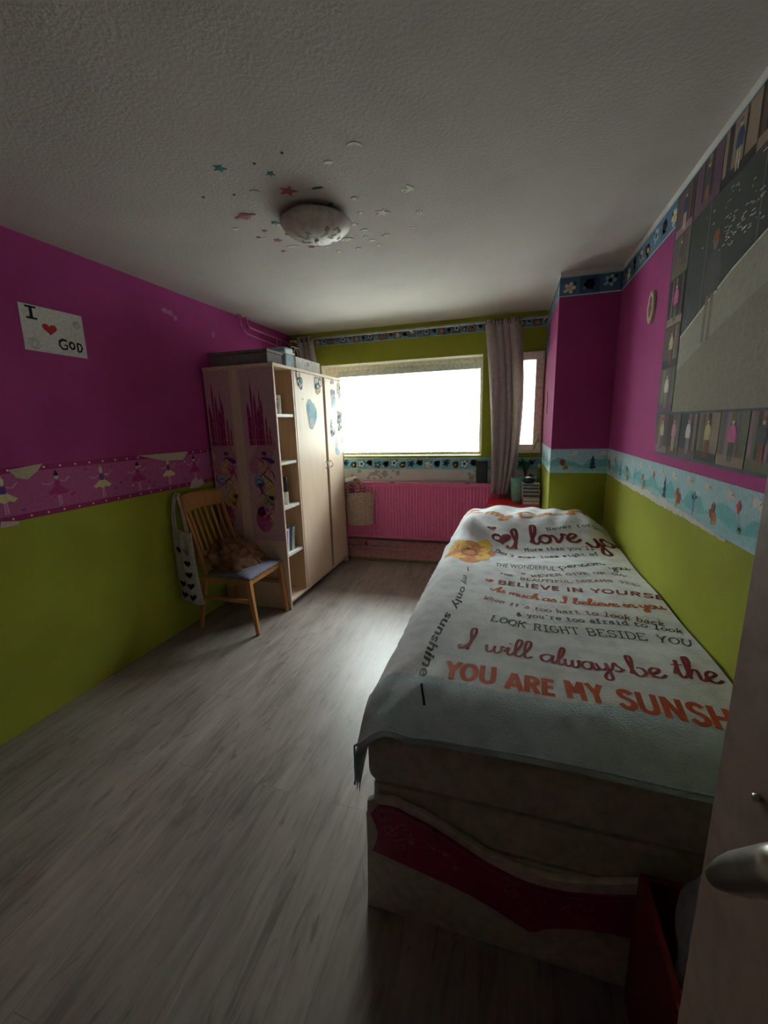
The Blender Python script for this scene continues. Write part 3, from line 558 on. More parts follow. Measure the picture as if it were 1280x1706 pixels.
BLK = {'Y': ([[(.08,1.0),(.40,.45)],[(.72,1.0),(.40,.45)],[(.40,.52),(.40,0)]], .82), 'O': ([_o], .92), 'U': ([[(.12,1),(.12,.35)],[(.12,.40),(.15,.18),(.26,.07),(.40,.04),(.54,.07),(.65,.18),(.68,.40)],[(.68,1),(.68,.35)]], .92),
'A': ([[(.06,0),(.38,.98)],[(.74,0),(.42,.98)],[(.2,.26),(.6,.26)]], .86), 'R': ([[(.14,1),(.14,0)],[(.14,.91),(.42,.91),(.56,.84),(.60,.70),(.55,.56),(.42,.50),(.14,.50)],[(.36,.50),(.64,0)]], .80),
'E': ([[(.14,1),(.14,0)],[(.14,.91),(.60,.91)],[(.14,.5),(.54,.5)],[(.14,.09),(.60,.09)]], .74), 'M': ([[(.13,1),(.13,0)],[(.16,.96),(.46,.34)],[(.76,.96),(.46,.34)],[(.79,1),(.79,0)]], 1.02),
'S': ([[(.62,.80),(.50,.91),(.34,.94),(.17,.86),(.14,.70),(.24,.57),(.50,.46),(.62,.33),(.60,.16),(.44,.06),(.26,.06),(.10,.20)]], .78), 'N': ([[(.13,1),(.13,0)],[(.15,.95),(.65,.05)],[(.67,1),(.67,0)]], .90),
'H': ([[(.13,1),(.13,0)],[(.67,1),(.67,0)],[(.13,.5),(.67,.5)]], .90), 'I': ([[(.14,1),(.14,0)]], .40), 'B': ([[(.14,1),(.14,0)],[(.14,.92),(.44,.91),(.56,.80),(.54,.62),(.42,.53),(.14,.53)],[(.42,.53),(.60,.42),(.60,.18),(.46,.08),(.14,.08)]], .80),
'L': ([[(.14,1),(.14,0)],[(.14,.09),(.58,.09)]], .68), 'V': ([[(.06,1),(.38,.02)],[(.72,1),(.40,.02)]], .84), ' ': ([], .42)}
def spline(p, n=6):
    if len(p) < 3: return [(p[0][0]+(p[1][0]-p[0][0])*i/n, p[0][1]+(p[1][1]-p[0][1])*i/n) for i in range(n+1)]
    o = []; q = [p[0]]+list(p)+[p[-1]]
    for i in range(1, len(q)-2):
        for j in range(n):
            t = j/n; o.append(tuple(0.5*(2*q[i][c]+(q[i+1][c]-q[i-1][c])*t+(2*q[i-1][c]-5*q[i][c]+4*q[i+1][c]-q[i+2][c])*t*t+(3*q[i][c]-q[i-1][c]-3*q[i+1][c]+q[i+2][c])*t**3) for c in (0, 1)))
    o.append(p[-1]); return o
def path_fn(pts):
    """baseline: list of (x,y); returns f(s 0..1, h) -> (x,y)"""
    P = spline(pts, 10) if len(pts) > 2 else pts
    L = [0]
    for i in range(1, len(P)): L.append(L[-1]+math.dist(P[i], P[i-1]))
    def f(s, h):
        d = s*L[-1]; i = 0
        while i < len(P)-2 and L[i+1] < d: i += 1
        q = (d-L[i])/(L[i+1]-L[i]); ax, ay = P[i]; bx, by = P[i+1]; l = math.dist(P[i], P[i+1]); tx, ty = (bx-ax)/l, (by-ay)/l
        return (ax+(bx-ax)*q-ty*h, ay+(by-ay)*q+tx*h)
    return f, L[-1]
def pen_text(mb, surf, txt, base, hgt, m, wd, font=G, o=0.0011, outline=None, sharp=False):
    f, L = path_fn(base); adv = sum(font[c][1] for c in txt); x = 0
    for c in txt:
        st, a = font[c]
        for p in st:
            sp = spline(p) if not sharp or len(p) > 4 else [(p[i][0]+(p[i+1][0]-p[i][0])*j/4, p[i][1]+(p[i+1][1]-p[i][1])*j/4) for i in range(len(p)-1) for j in range(5)]
            pts = [f((x+u)/adv, v*hgt) for u, v in sp]; N = len(pts)
            for (ww, mm, oo) in ([(wd*1.7, outline, o-.0005)] if outline else [])+[(wd, m, o)]:
                vs = []
                for i in range(N):
                    i0_, i1_ = max(i-1, 0), min(i+1, N-1)
                    while i0_ > 0 and math.dist(pts[i0_], pts[i1_]) < 1e-9: i0_ -= 1
                    a0, b0 = pts[i0_]; a1, b1 = pts[i1_]; l = math.hypot(a1-a0, b1-b0) or 1
                    dx, dy = (a1-a0)/l, (b1-b0)/l; w_ = ww/2*(0.75+0.45*abs(dy) if font is G else 1)
                    vs += [surf(pts[i][0]-dy*w_, pts[i][1]+dx*w_, oo), surf(pts[i][0]+dy*w_, pts[i][1]-dx*w_, oo)]
                mb.add(vs, [(2*i, 2*i+1, 2*i+3, 2*i+2) for i in range(N-1)], mm, True)
        x += a
def type_text(mb, surf, txt, base, hgt, m, bold=0.0, o=0.0011, shear=0.0, cell=0.018, space=1.0):
    """built-in face; laid along base, cap height hgt, conformed to the surface"""
    cu = bpy.data.curves.new('t', 'FONT'); cu.body = txt; cu.offset = bold; cu.resolution_u = 3; cu.shear = shear; cu.space_character = space
    ob = bpy.data.objects.new('t', cu); sc.collection.objects.link(ob); dg = bpy.context.evaluated_depsgraph_get(); dg.update()
    me = bpy.data.meshes.new_from_object(ob.evaluated_get(dg)); bpy.data.objects.remove(ob); bpy.data.curves.remove(cu)
    f, L = path_fn(base)
    xs = [v.co.x for v in me.vertices]; x0, x1 = min(xs), max(xs); k = L/(x1-x0); kh = hgt/0.70
    bm = bmesh.new(); bm.from_mesh(me); bpy.data.meshes.remove(me)
    for v in bm.verts: v.co.x = (v.co.x-x0)*k; v.co.y *= kh
    n = int(L/cell)
    for i in range(1, n+1): bmesh.ops.bisect_plane(bm, geom=bm.verts[:]+bm.edges[:]+bm.faces[:], plane_co=(i*cell, 0, 0), plane_no=(1, 0, 0))
    h = cell-0.2*hgt
    j = -hgt*0.3
    while j < hgt*1.2: 
        bmesh.ops.bisect_plane(bm, geom=bm.verts[:]+bm.edges[:]+bm.faces[:], plane_co=(0, j, 0), plane_no=(0, 1, 0)); j += cell
    bm.verts.index_update()
    mb.add([surf(*f(v.co.x/L, v.co.y), o) for v in bm.verts], [[v.index for v in fc.verts] for fc in bm.faces], m, True); bm.free()
C = cloth
W_OUT = ink('outline_cream', .62, .58, .48)
pen_text(b, C, 'To my Daughte', [(2.043, 3.102), (2.466, 2.909), (3.010, 3.167)], .040, I_ORANGE, .017, outline=I_CREAM)
pen_text(b, C, 'I', [(2.390, 2.599), (2.479, 2.607)], .070, I_MAROON, .017)
pen_text(b, C, 'love', [(2.529, 2.645), (2.817, 2.696)], .075, I_MAROON, .017)
pen_text(b, C, 'you', [(2.882, 2.632), (3.032, 2.725), (3.131, 2.705)], .080, I_MAROON, .018)
pen_text(b, C, 'Never forget', [(2.628, 2.773), (3.004, 2.895)], .030, I_DGREY, .0050, font=SER, sharp=True)
pen_text(b, C, "More than you'll", [(2.489, 2.570), (2.888, 2.627)], .034, I_DGREY, .0055, font=SER, sharp=True)
pen_text(b, C, "Don't ever lose sight of", [(2.309, 2.548), (2.504, 2.477), (2.904, 2.567)], .034, I_DGREY, .0055, font=SER, sharp=True)
type_text(b, C, 'THE WONDERFUL', [(2.322, 2.281), (2.635, 2.266)], .070, I_DGREY, .0)
pen_text(b, C, 'person', [(2.659, 2.297), (2.901, 2.416)], .032, I_DGREY, .006)
pen_text(b, C, 'you', [(2.917, 2.349), (3.015, 2.375)], .034, I_DGREY, .006)
pen_text(b, C, 'NEVER GIVE UP ON', [(2.513, 2.156), (2.878, 2.268), (2.966, 2.251)], .026, I_MAROON, .0050, font=SER, sharp=True)
pen_text(b, C, 'THE', [(2.347, 2.169), (2.421, 2.145)], .018, I_DGREY, .0050, font=SER, sharp=True)
pen_text(b, C, 'BEAUTIFUL DREAMS YOU', [(2.453, 2.112), (2.661, 2.114), (2.896, 2.165), (2.987, 2.114)], .028, I_BROWN, .0050, font=SER, sharp=True)
pen_text(b, C, 'BELIEVE IN YOURSE', [(2.342, 2.030), (2.636, 2.008), (2.876, 2.000), (3.059, 1.962)], .054, I_MAROON, .0105, font=BLK)
pen_text(b, C, 'As much as I believe in you', [(2.315, 1.936), (2.534, 1.879), (2.799, 1.855), (3.028, 1.872)], .031, I_RUST, .0055, outline=I_ORANGE)
pen_text(b, C, "When it's too hart to look back", [(2.285, 1.817), (2.526, 1.752), (2.758, 1.757), (2.981, 1.718)], .040, I_BROWN, .0055, font=SER, sharp=True)
pen_text(b, C, "& you're too afraid to look", [(2.430, 1.674), (2.658, 1.684), (2.866, 1.698), (3.024, 1.668)], .036, I_DGREY, .0055, font=SER, sharp=True)
pen_text(b, C, 'LOOK RIGHT BESIDE YOU', [(2.327, 1.599), (2.515, 1.571), (2.728, 1.591), (2.898, 1.592), (3.021, 1.566)], .050, I_DGREY, .0050, font=SER, sharp=True)
pen_text(b, C, 'I', [(2.230, 1.378), (2.286, 1.372)], .058, I_MAROON, .0095)
pen_text(b, C, 'will', [(2.319, 1.369), (2.473, 1.359)], .050, I_MAROON, .0085)
pen_text(b, C, 'always', [(2.502, 1.360), (2.630, 1.345), (2.761, 1.358)], .050, I_MAROON, .0085)
pen_text(b, C, 'be', [(2.778, 1.341), (2.872, 1.348)], .055, I_MAROON, .0095)
pen_text(b, C, 'the', [(2.902, 1.361), (3.020, 1.351)], .058, I_MAROON, .0095)
pen_text(b, C, 'YOU', [(2.200, 1.176), (2.370, 1.175)], .098, I_RUST, .0165, font=BLK)
pen_text(b, C, 'ARE', [(2.391, 1.161), (2.540, 1.155)], .092, I_RUST, .0165, font=BLK)
pen_text(b, C, 'MY', [(2.565, 1.162), (2.672, 1.164)], .094, I_RUST, .0165, font=BLK)
pen_text(b, C, 'SUNSHI', [(2.699, 1.162), (2.838, 1.152), (3.007, 1.137)], .092, I_RUST, .0165, font=BLK)
type_text(b, C, 'my', [(2.165, 2.101), (2.176, 1.973)], .028, I_BLACK, .01, shear=.25)
type_text(b, C, 'only', [(2.173, 1.948), (2.161, 1.665)], .034, I_BLACK, .02, shear=.25)
type_text(b, C, 'sunshine', [(2.147, 1.633), (2.118, 1.387), (2.123, 1.164)], .036, I_BLACK, .02, shear=.25)
k = Ink(b, C, .0011)
k.stroke([(2.175, 2.225), (2.188, 2.160)], .006, I_BLACK); k.stroke([(2.141, 1.126), (2.150, 1.097), (2.158, 1.076), (2.164, 1.057)], .007, I_BLACK)
hx, hy = (2.347, 2.688); k.poly([(hx+(p[0]-hx)*1, hy+(p[1]-hy)) for p in heart_pts(hx, hy, .062, 40, 0.15)], I_MAROON, 0)
hx, hy = (2.282, 2.788); k.poly(heart_pts(hx, hy, .032, 24, 0.3), I_MAROON, 0)
hx, hy = (2.303, 2.065); k.poly(heart_pts(hx, hy, .022, 24, 0.3), I_RED, 0)
hx, hy = (2.470, 2.197); k.poly(heart_pts(hx, hy, .012, 24, 0), I_RED, 0)
# the printed orange blossom near the head end
fx, fy = (2.162, 2.513)
for lay, (n, R, m1, m2) in enumerate(((8, .165, I_YEL, I_ORANGE), (7, .125, I_ORANGE, I_YEL), (6, .080, ink('amber', .68, .30, .05), I_ORANGE))):
    for i in range(n):
        t = 2*PI*i/n+lay*.4+.1; mm = m1 if i % 2 else m2; rr_ = R*(.92+.12*math.sin(i*2.3))
        ring = lambda s_: [(fx+rr_*(.52+.50*s_*math.cos(q*PI/9))*math.cos(t)-rr_*.40*s_*math.sin(q*PI/9)*math.sin(t), fy+1.15*(rr_*(.52+.50*s_*math.cos(q*PI/9))*math.sin(t)+rr_*.40*s_*math.sin(q*PI/9)*math.cos(t))) for q in range(18)]
        for s0, s1, m_ in ((0, .35, I_ORANGE), (.35, .7, mm), (.7, 1, mm)):
            A_, B_ = ring(s0), ring(s1)
            for q in range(18): k.poly([A_[q], B_[q], B_[(q+1) % 18], A_[(q+1) % 18]], m_, lay*.0008+i*.00005)
        k.stroke([(fx+rr_*(.2+.7*q/6)*math.cos(t+.03*math.sin(q)), fy+1.15*rr_*(.2+.7*q/6)*math.sin(t+.03*math.sin(q))) for q in range(7)], .006, I_ORANGE if mm is I_YEL else I_RUST, lay*.0008+.0006, True)
k.stroke([(fx+.046*math.cos(2*PI*i/24), fy+.05*math.sin(2*PI*i/24)) for i in range(25)], .010, I_BROWN, .0030); k.ell(fx, fy, .036, .04, I_ORANGE, 14, lift=.0022)
for i in range(12): k.ell(fx+random.uniform(-.03, .03), fy+random.uniform(-.03, .03), .006, .006, I_BROWN if i % 2 else I_YEL, 7, lift=.003)
# thin hem piping and the folded-down edge
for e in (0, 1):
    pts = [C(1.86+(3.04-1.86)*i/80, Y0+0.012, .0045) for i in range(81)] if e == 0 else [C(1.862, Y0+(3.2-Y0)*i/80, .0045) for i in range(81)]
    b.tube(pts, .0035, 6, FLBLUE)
b.flat = True
bl = b.build('blanket', None)
# only the cloth itself gets thickness: its lower face is added as a second layer
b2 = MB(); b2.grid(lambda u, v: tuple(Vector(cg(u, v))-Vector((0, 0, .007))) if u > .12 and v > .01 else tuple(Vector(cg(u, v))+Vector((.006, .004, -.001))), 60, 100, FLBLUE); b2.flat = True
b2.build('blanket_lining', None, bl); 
tag(bl, 'pale blue fleece blanket with lettering and an orange flower, spread over the bed', 'blanket')

# red storage box at the foot of the bed
rb = empty('storage_box', (2.88, 0.75, 0), 'red open storage box on the floor at the foot of the bed by the door', 'storage box')
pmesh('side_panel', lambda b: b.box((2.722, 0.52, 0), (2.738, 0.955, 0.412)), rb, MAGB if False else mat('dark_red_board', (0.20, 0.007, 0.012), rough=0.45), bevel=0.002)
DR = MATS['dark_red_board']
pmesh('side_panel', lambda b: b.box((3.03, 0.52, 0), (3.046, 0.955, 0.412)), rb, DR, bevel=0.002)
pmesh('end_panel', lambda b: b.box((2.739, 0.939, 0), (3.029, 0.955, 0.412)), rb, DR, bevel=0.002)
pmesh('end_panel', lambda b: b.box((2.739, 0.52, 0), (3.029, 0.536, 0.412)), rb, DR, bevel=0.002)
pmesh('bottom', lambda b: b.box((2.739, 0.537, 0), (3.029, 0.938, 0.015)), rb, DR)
def lump(name, c, r, m, seed, parent=None, sq=1.0, amp=.25, fr=4):
    b = MB(); n1, n2 = 28, 18; vs = []
    def fn(u, v):
        t, p = 2*PI*u, PI*(v-.5); d = Vector((math.cos(t)*math.cos(p), math.sin(t)*math.cos(p), math.sin(p)))
        k_ = 1+amp*noise.noise(d*fr*.5+Vector((seed, 0, 0)))+amp*.4*noise.noise(d*fr*1.5+Vector((0, seed, 0)))
        zz = d.z*r[2]*k_
        if zz < 0: zz *= sq
        return (c[0]+d.x*r[0]*k_, c[1]+d.y*r[1]*k_, c[2]+zz)
    b.grid(fn, n1, n2, m); return b.build(name, m, parent)
tag(lump('grey_bundle', (2.86, 0.78, 0.40), (.115, .12, .27), mat('grey_soft_cloth', (.28, .28, .30), rough=.95, bump=.6, bscale=120), 3.3, amp=.15), 'grey bundle standing up out of the red storage box', 'plush bundle')  # soft grey object of unknown kind, modelled as a bundle
tag(lump('folded_cloth', (2.90, 0.62, 0.10), (.11, .07, .08), mat('dusty_pink_cloth', (.38, .16, .18), rough=.95, bump=.4, bscale=90), 5.1, amp=.2), 'dusty pink cloth inside the red storage box', 'cloth')

# ------------------------------------------------------------------ wardrobe
wd = empty('wardrobe', (0.34, 3.53, 0), 'pale birch wardrobe with an open shelf column and two sticker-covered doors, against the left wall', 'wardrobe')
WX, WA, WB, WH = 0.655, 2.88, 4.192, 1.99
pmesh('side_panel', lambda b: b.box((0.025, WA, 0), (WX, WA+.02, WH-.022)), wd, BIRCH, bevel=.0015)
pmesh('side_panel', lambda b: b.box((0.025, WB-.02, 0), (WX, WB, WH-.022)), wd, BIRCH, bevel=.0015)
pmesh('divider', lambda b: b.box((0.035, 3.172, .075), (WX-.002, 3.192, WH-.022)), wd, BIRCH, bevel=.0015)
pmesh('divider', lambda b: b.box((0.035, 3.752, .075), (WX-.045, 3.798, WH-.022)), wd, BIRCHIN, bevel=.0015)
pmesh('top_panel', lambda b: b.box((0.025, WA-.004, WH-.022), (WX+.006, WB+.004, WH)), wd, BIRCH, bevel=.0015)
pmesh('bottom_panel', lambda b: b.box((0.035, WA+.02, .055), (WX-.001, WB-.02, .075)), wd, BIRCH, bevel=.0015)
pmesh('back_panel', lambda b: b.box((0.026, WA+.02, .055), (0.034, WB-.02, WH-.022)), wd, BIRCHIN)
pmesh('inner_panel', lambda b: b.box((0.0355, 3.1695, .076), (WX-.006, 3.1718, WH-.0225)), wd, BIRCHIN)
for z in (1.604, 1.227, .862, .462): pmesh('shelf', lambda b: b.box((0.036, WA+.0205, z-.012), (WX-.012, 3.1692, z+.012)), wd, WHITE, bevel=.001)
d1 = pmesh('door', lambda b: b.box((WX-.018, 3.196, .08), (WX, 3.748, WH-.026)), wd, BIRCH, bevel=.0015)
d2 = pmesh('door', lambda b: b.box((WX-.018, 3.802, .08), (WX, WB-.001, WH-.026)), wd, BIRCH, bevel=.0015)
for d_, y in ((d1, 3.722), (d2, 3.832)):
    pmesh('door_handle', lambda b: b.tube([(WX+.0, y, 1.11), (WX+.022, y, 1.118), (WX+.030, y+.0, 1.14), (WX+.022, y, 1.165), (WX+.0, y, 1.172)], .005, 8, CHROME), d_, CHROME)
def on_door(a, b_, o=0): return (WX+o, a, b_)
def sticker(door, y0, y1, z0, z1, cols, seed, nb=14, base=None):
    def bd(b):
        rnd = random.Random(seed); k = Ink(b, on_door, .0010)
        if base: k.poly([(y0+(y1-y0)*(.5+.5*math.cos(t*PI/8)*(1 if t % 2 else .86)), z0+(z1-z0)*(.5+.5*math.sin(t*PI/8)*(1 if t % 2 else .9))) for t in range(16)], base)
        for i in range(nb):
            ya, za = rnd.uniform(y0+.12*(y1-y0), y1-.12*(y1-y0)), rnd.uniform(z0+.08*(z1-z0), z1-.08*(z1-z0)); r = rnd.uniform(.10, .24)*(y1-y0)
            n = 9; c = cols[i % len(cols)]
            k.poly([(ya+r*1.18*math.cos(2*PI*q/n), za+r*1.3*math.sin(2*PI*q/n)) for q in range(n)], I_DGREY if c != I_DGREY and not base else I_LSKY, .0002+i*.0002)
            k.poly([(ya+r*.9*math.cos(2*PI*q/n), za+r*math.sin(2*PI*q/n)) for q in range(n)], c, .0003+i*.0002)
    return pmesh('sticker', bd, door, I_WHITE)
sticker(d1, 3.235, 3.345, 1.83, 1.95, [I_TEAL, I_WHITE, I_DGREY, I_WHITE], 1); sticker(d1, 3.58, 3.72, 1.80, 1.95, [I_WHITE, I_WHITE, I_PALEYEL, I_DGREEN], 2)
sticker(d1, 3.40, 3.60, 1.52, 1.73, [I_LSKY, I_SKY, I_WHITE], 3, 10, I_LSKY); sticker(d2, 3.93, 4.02, 1.93, 1.955, [I_WHITE], 4, 4)
sticker(d2, 4.10, 4.18, 1.78, 1.95, [I_WHITE, I_DGREY, I_WHITE, I_PALEYEL], 5, 12); sticker(d2, 3.93, 4.05, 1.70, 1.88, [I_LPINK, I_WHITE, I_LSKY, I_GREY], 6, 9, I_WHITE)
sticker(d2, 4.07, 4.18, 1.44, 1.70, [I_WHITE, I_DGREY, I_WHITE, I_GREY], 7, 20); sticker(d2, 3.88, 3.98, 1.40, 1.58, [I_WHITE, I_DGREY, I_GREY], 8, 10)
sticker(d2, 3.96, 4.08, 1.22, 1.40, [I_LSKY, I_WHITE, I_SKY], 9, 6, I_WHITE); sticker(d2, 4.0, 4.03, 1.24, 1.275, [I_NAVY], 10, 3)
def ruler(b):
    k = Ink(b, on_door, .001)
    for i in range(22): k.poly([(3.24, 1.50+i*.012), (3.25+(.006 if i % 5 == 0 else 0), 1.50+i*.012), (3.25, 1.503+i*.012), (3.24, 1.503+i*.012)], I_GREY)
    k.ell(3.33, 1.745, .018, .006, I_GREY, 8)
pmesh('sticker', ruler, d1, I_GREY)
# two printed sheets taped to the wardrobe's side: generic towers and swirls of colour
def on_side(a, b_, o=0): return (a, WA-o, b_)
SHEET = ink('mauve_sheet', .62, .38, .43)
def art_sheet(x0, x1, z0, z1, dx, seed):
    def bd(b):
        rnd = random.Random(seed); b.prism([(x0, z0), (x1, z0), (x1, z1), (x0, z1)], lambda a, c, t: on_side(a, c, t), .0015, SHEET)
        k = Ink(b, on_side, .0022)
        cl = lambda p: [(min(max(a, x0+.002), x1-.002), c) for a, c in p]
        S = lambda pts, wd, m, l=0: k.stroke(cl([(a+dx, c) for a, c in pts]), wd, m, l, True)
        haze = ink('mauve_deep', .52, .24, .33)
        for i in range(7): k.blob((x0+x1)/2+rnd.uniform(-.06, .06), 1.28+rnd.uniform(-.08, .12), .09, .08, haze, lift=i*.0001)
        T = [(-.10, .34, .022), (-.06, .50, .018), (-.03, .40, .024), (.0, .30, .026), (.035, .36, .018), (.07, .22, .016), (-.085, .26, .02), (.10, .14, .014), (.02, .44, .012)]
        for i, (tx, th, tw) in enumerate(T):   # upright reeds with pointed tips
            m_ = (ink('reed', .34, .02, .14), I_DPINK, ink('reed2', .30, .05, .16))[i % 3]
            xx = (x0+x1)/2+tx*.9; k.poly(cl([(xx-tw/2, 1.38), (xx+tw/2, 1.38), (xx+tw/2, 1.38+th*.8), (xx, 1.38+th), (xx-tw/2, 1.38+th*.8)]), m_, .001+i*.00012)
            for q in range(3): k.ell(xx, 1.42+th*.8*q/3, .003, .007, I_LPINK, 6, lift=.0026)
        for i in range(14): k.ell(rnd.uniform(x0+.01, x1-.01), rnd.uniform(1.35, 1.75), .003, .003, I_LPINK, 6, lift=.0028)
        cx = (x0+x1)/2+.0
        for i in range(26):   # loose ribbons of colour
            a0, c0 = cx+rnd.uniform(-.07, .06), rnd.uniform(.72, 1.2); cc = (ink('straw', .70, .52, .20), I_LPINK, I_DPINK, ink('dusk_blue', .28, .38, .54), I_PALEYEL)[(i+(0 if c0 < .9 else 2)) % 5]
            k.stroke(cl([(a0+.035*math.sin(q*.5+i), c0+q*.012) for q in range(9)]), .012, cc, .0019+i*.00003, True)
        for a_, c_, ra, rb_, mm in ((.02, 1.315, .022, .016, I_PURPLE), (.06, 1.265, .045, .014, I_PURPLE), (.02, 1.275, .03, .012, I_PURPLE), (.085, 1.25, .025, .016, I_PURPLE)): k.ell(min(cx+a_, x1-.03), c_, min(ra, .03), rb_, mm, 10, lift=.001)
        for a_, c_, ra, rb_, mm in ((-.01, 1.20, .035, .045, ink('ochre', .68, .42, .18)), (-.045, 1.09, .05, .055, ink('dusk_blue', .28, .38, .54)), (-.02, 1.06, .03, .03, I_BLUE), (.045, 1.02, .055, .11, ink('straw', .70, .52, .20)), (.02, .93, .06, .05, ink('straw2', .60, .42, .16)), (.075, .92, .03, .07, ink('straw', .70, .52, .20)), (-.03, .78, .075, .11, ink('raspberry', .50, .10, .28)), (-.05, .86, .045, .06, ink('raspberry2', .58, .22, .36))): k.ell(cx+a_, c_, min(ra, x1-cx-a_-.004), rb_, mm, 16, lift=.0011)
        for i in range(5): S([(cx-dx+(-.08+i*.012)+.05*math.sin(q/8*PI)*(1+i*.3), .70+i*.03+q/8*.10) for q in range(9)], .006, I_LPINK if i % 2 else I_DPINK, .0016)
        for i in range(5): S([(cx-dx-.03+q/8*.11, .90+i*.035+.03*math.sin(q/8*PI+i)) for q in range(9)], .006, I_PALEYEL if i % 2 else ink('ochre2', .34, .22, .06), .0016)
        for i in range(4): S([(cx-dx-.08+q/8*.07, 1.05+i*.02+.02*math.sin(q/8*PI)) for q in range(9)], .005, I_LSKY if i % 2 else I_NAVY, .0018)
        S([(cx-dx+.05, 1.15), (cx-dx+.07, 1.18), (cx-dx+.09, 1.15), (cx-dx+.10, 1.10)], .012, I_DPINK, .0016)
    return pmesh('printed_sheet', bd, wd, SHEET)
art_sheet(.030, .262, .60, 1.962, 0, 1); art_sheet(.350, .652, .60, 1.962, 0, 2)
# things on the shelves
mg_ = empty('mug', (.565, 3.03, 1.6165), 'white printed tall mug on the top open shelf of the wardrobe', 'mug')
pmesh('cup', lambda b: b.lathe((.555, 3.06, 1.6165), [(.034, 0), (.038, .004), (.040, .15), (.037, .15), (.034, .01)], 28, WHITE), mg_, WHITE)
def mugp(b):
    for t0, z, w_, h_, m in ((-2.3, .04, .7, .06, I_BROWN), (-1.5, .11, .8, .012, I_GREY), (-1.5, .085, .6, .012, I_GREY), (-1.1, .04, .3, .05, I_BROWN)):
        b.grid(lambda u, v: (.555+.0412*math.cos(t0+w_*u), 3.06+.0412*math.sin(t0+w_*u), 1.6165+z+h_*v), 6, 1, m)
    b.flat = True
pmesh('printed_picture', mugp, mg_, I_BROWN)
pmesh('mug_handle', lambda b: b.tube([(.52, 3.085, 1.73), (.49, 3.10, 1.73), (.485, 3.10, 1.69), (.525, 3.085, 1.66)], .005, 8, WHITE), mg_, WHITE)
bt = empty('bottle', (.575, 3.055, .8745), 'white bottle with a tall black cap on the third open shelf', 'bottle')
pmesh('bottle_body', lambda b: b.lathe((.575, 3.055, .8745), [(.024, 0), (.028, .004), (.028, .10), (.024, .106)], 24, WHITE), bt, WHITE)
pmesh('cap', lambda b: b.lathe((.575, 3.055, .981), [(.026, 0), (.026, .118), (.023, .122)], 24, BLACK), bt, BLACK)
def book(name, x0, x1, y0, y1, z0, h, m, label, tilt=0, group=None):
    r = empty('book', (x0, y0, z0), label, 'book', group)
    T = Matrix.Translation((x0, y0, z0)) @ Matrix.Rotation(tilt, 4, 'X')
    def put(b, a, c):
        k_ = len(b.v); b.box(a, c)
        for i in range(k_, len(b.v)): b.v[i] = tuple(T @ Vector(b.v[i]))
    w_, t_ = x1-x0, y1-y0
    def cover(b): put(b, (0, 0, 0), (w_, .003, h)); put(b, (0, t_-.003, 0), (w_, t_, h)); put(b, (w_-.003, .003, 0), (w_, t_-.003, h))
    pmesh('cover', cover, r, m, bevel=.0008); pmesh('page_block', lambda b: put(b, (.004, .0035, .004), (w_-.0035, t_-.0035, h-.004)), r, I_WHITE)
    return r
book('b', .44, .58, 2.985, 3.005, .8745, .20, I_BLUE, 'thin blue book standing beside the black-capped bottle', group='books on the open shelves')
gp = 'books on the open shelves'
book('b', .45, .62, 2.93, 2.952, .4745, .19, I_PURPLE, 'purple book, nearest the side panel on the lower shelf', -.10, gp); book('b', .45, .615, 2.966, 2.983, .4745, .20, I_WHITE, 'white book between the purple ones and the green book', -.10, gp)
book('b', .45, .605, 2.996, 3.014, .4745, .21, ink('violet', .18, .10, .28), 'dull violet book in the middle of the lower shelf', -.12, gp); book('b', .43, .61, 3.035, 3.062, .4745, .205, ink('sage_green', .22, .32, .27), 'sage green book leaning on the lower shelf', -.22, gp)
book('b', .43, .60, 3.078, 3.100, .4745, .21, I_CREAM, 'cream book, rightmost of the leaning books on the lower shelf', -.26, gp)
# things on top of the wardrobe
t = empty('fabric_box', (.34, 3.0, WH), 'low grey fabric box on the near end of the wardrobe top', 'storage box')
GFAB = mat('grey_box_fabric', (.17, .15, .145), rough=.95, bump=.4, bscale=150)
pmesh('box_body', lambda b: b.box((.08, 2.905, WH+.0005), (.60, 3.13, WH+.085)), t, GFAB, bevel=.008); pmesh('lid', lambda b: b.box((.072, 2.898, WH+.0855), (.608, 3.137, WH+.108)), t, GFAB, bevel=.005)
t = empty('plastic_box', (.5, 3.25, WH), 'pale blue plastic box with a white rim behind the grey fabric box', 'box')
BLU = mat('pale_blue_plastic', (.30, .42, .46), rough=.4)
pmesh('box_body', lambda b: b.box((.40, 3.16, WH+.0005), (.615, 3.30, WH+.11)), t, BLU, bevel=.01); pmesh('rim', lambda b: b.box((.392, 3.152, WH+.1105), (.623, 3.308, WH+.122)), t, WHITE, bevel=.003); pmesh('lid', lambda b: b.box((.40, 3.16, WH+.1225), (.615, 3.30, WH+.160)), t, BLU, bevel=.012)
t = empty('paper_bag', (.53, 3.6, WH), 'white paper bag with a round emblem lying on the wardrobe top by the curtain', 'paper bag')
pmesh('bag_body', lambda b: b.box((.46, 3.38, WH+.0005), (.59, 3.86, WH+.115)), t, mat('white_paper', (.66, .64, .60), rough=.8), bevel=.004)
pmesh('emblem', lambda b: (lambda k: (k.ell(3.60, WH+.075, .020, .017, I_DGREY, 18), k.ell(3.60, WH+.075, .012, .010, I_WHITE, 18, lift=.0005), k.ell(3.60, WH+.075, .006, .005, I_GREY, 12, lift=.001)))(Ink(b, lambda a, c, o: (.59+o, a, c), .001)), t, I_DGREY)
for yy in (3.46, 3.52): pmesh('bag_handle', lambda b: b.tube([(.50, yy, WH+.115), (.50, yy+.005, WH+.18), (.50, yy+.035, WH+.22), (.50, yy+.10, WH+.22), (.50, yy+.13, WH+.18), (.50, yy+.135, WH+.115)], .0028, 6, WHITE), t, WHITE)

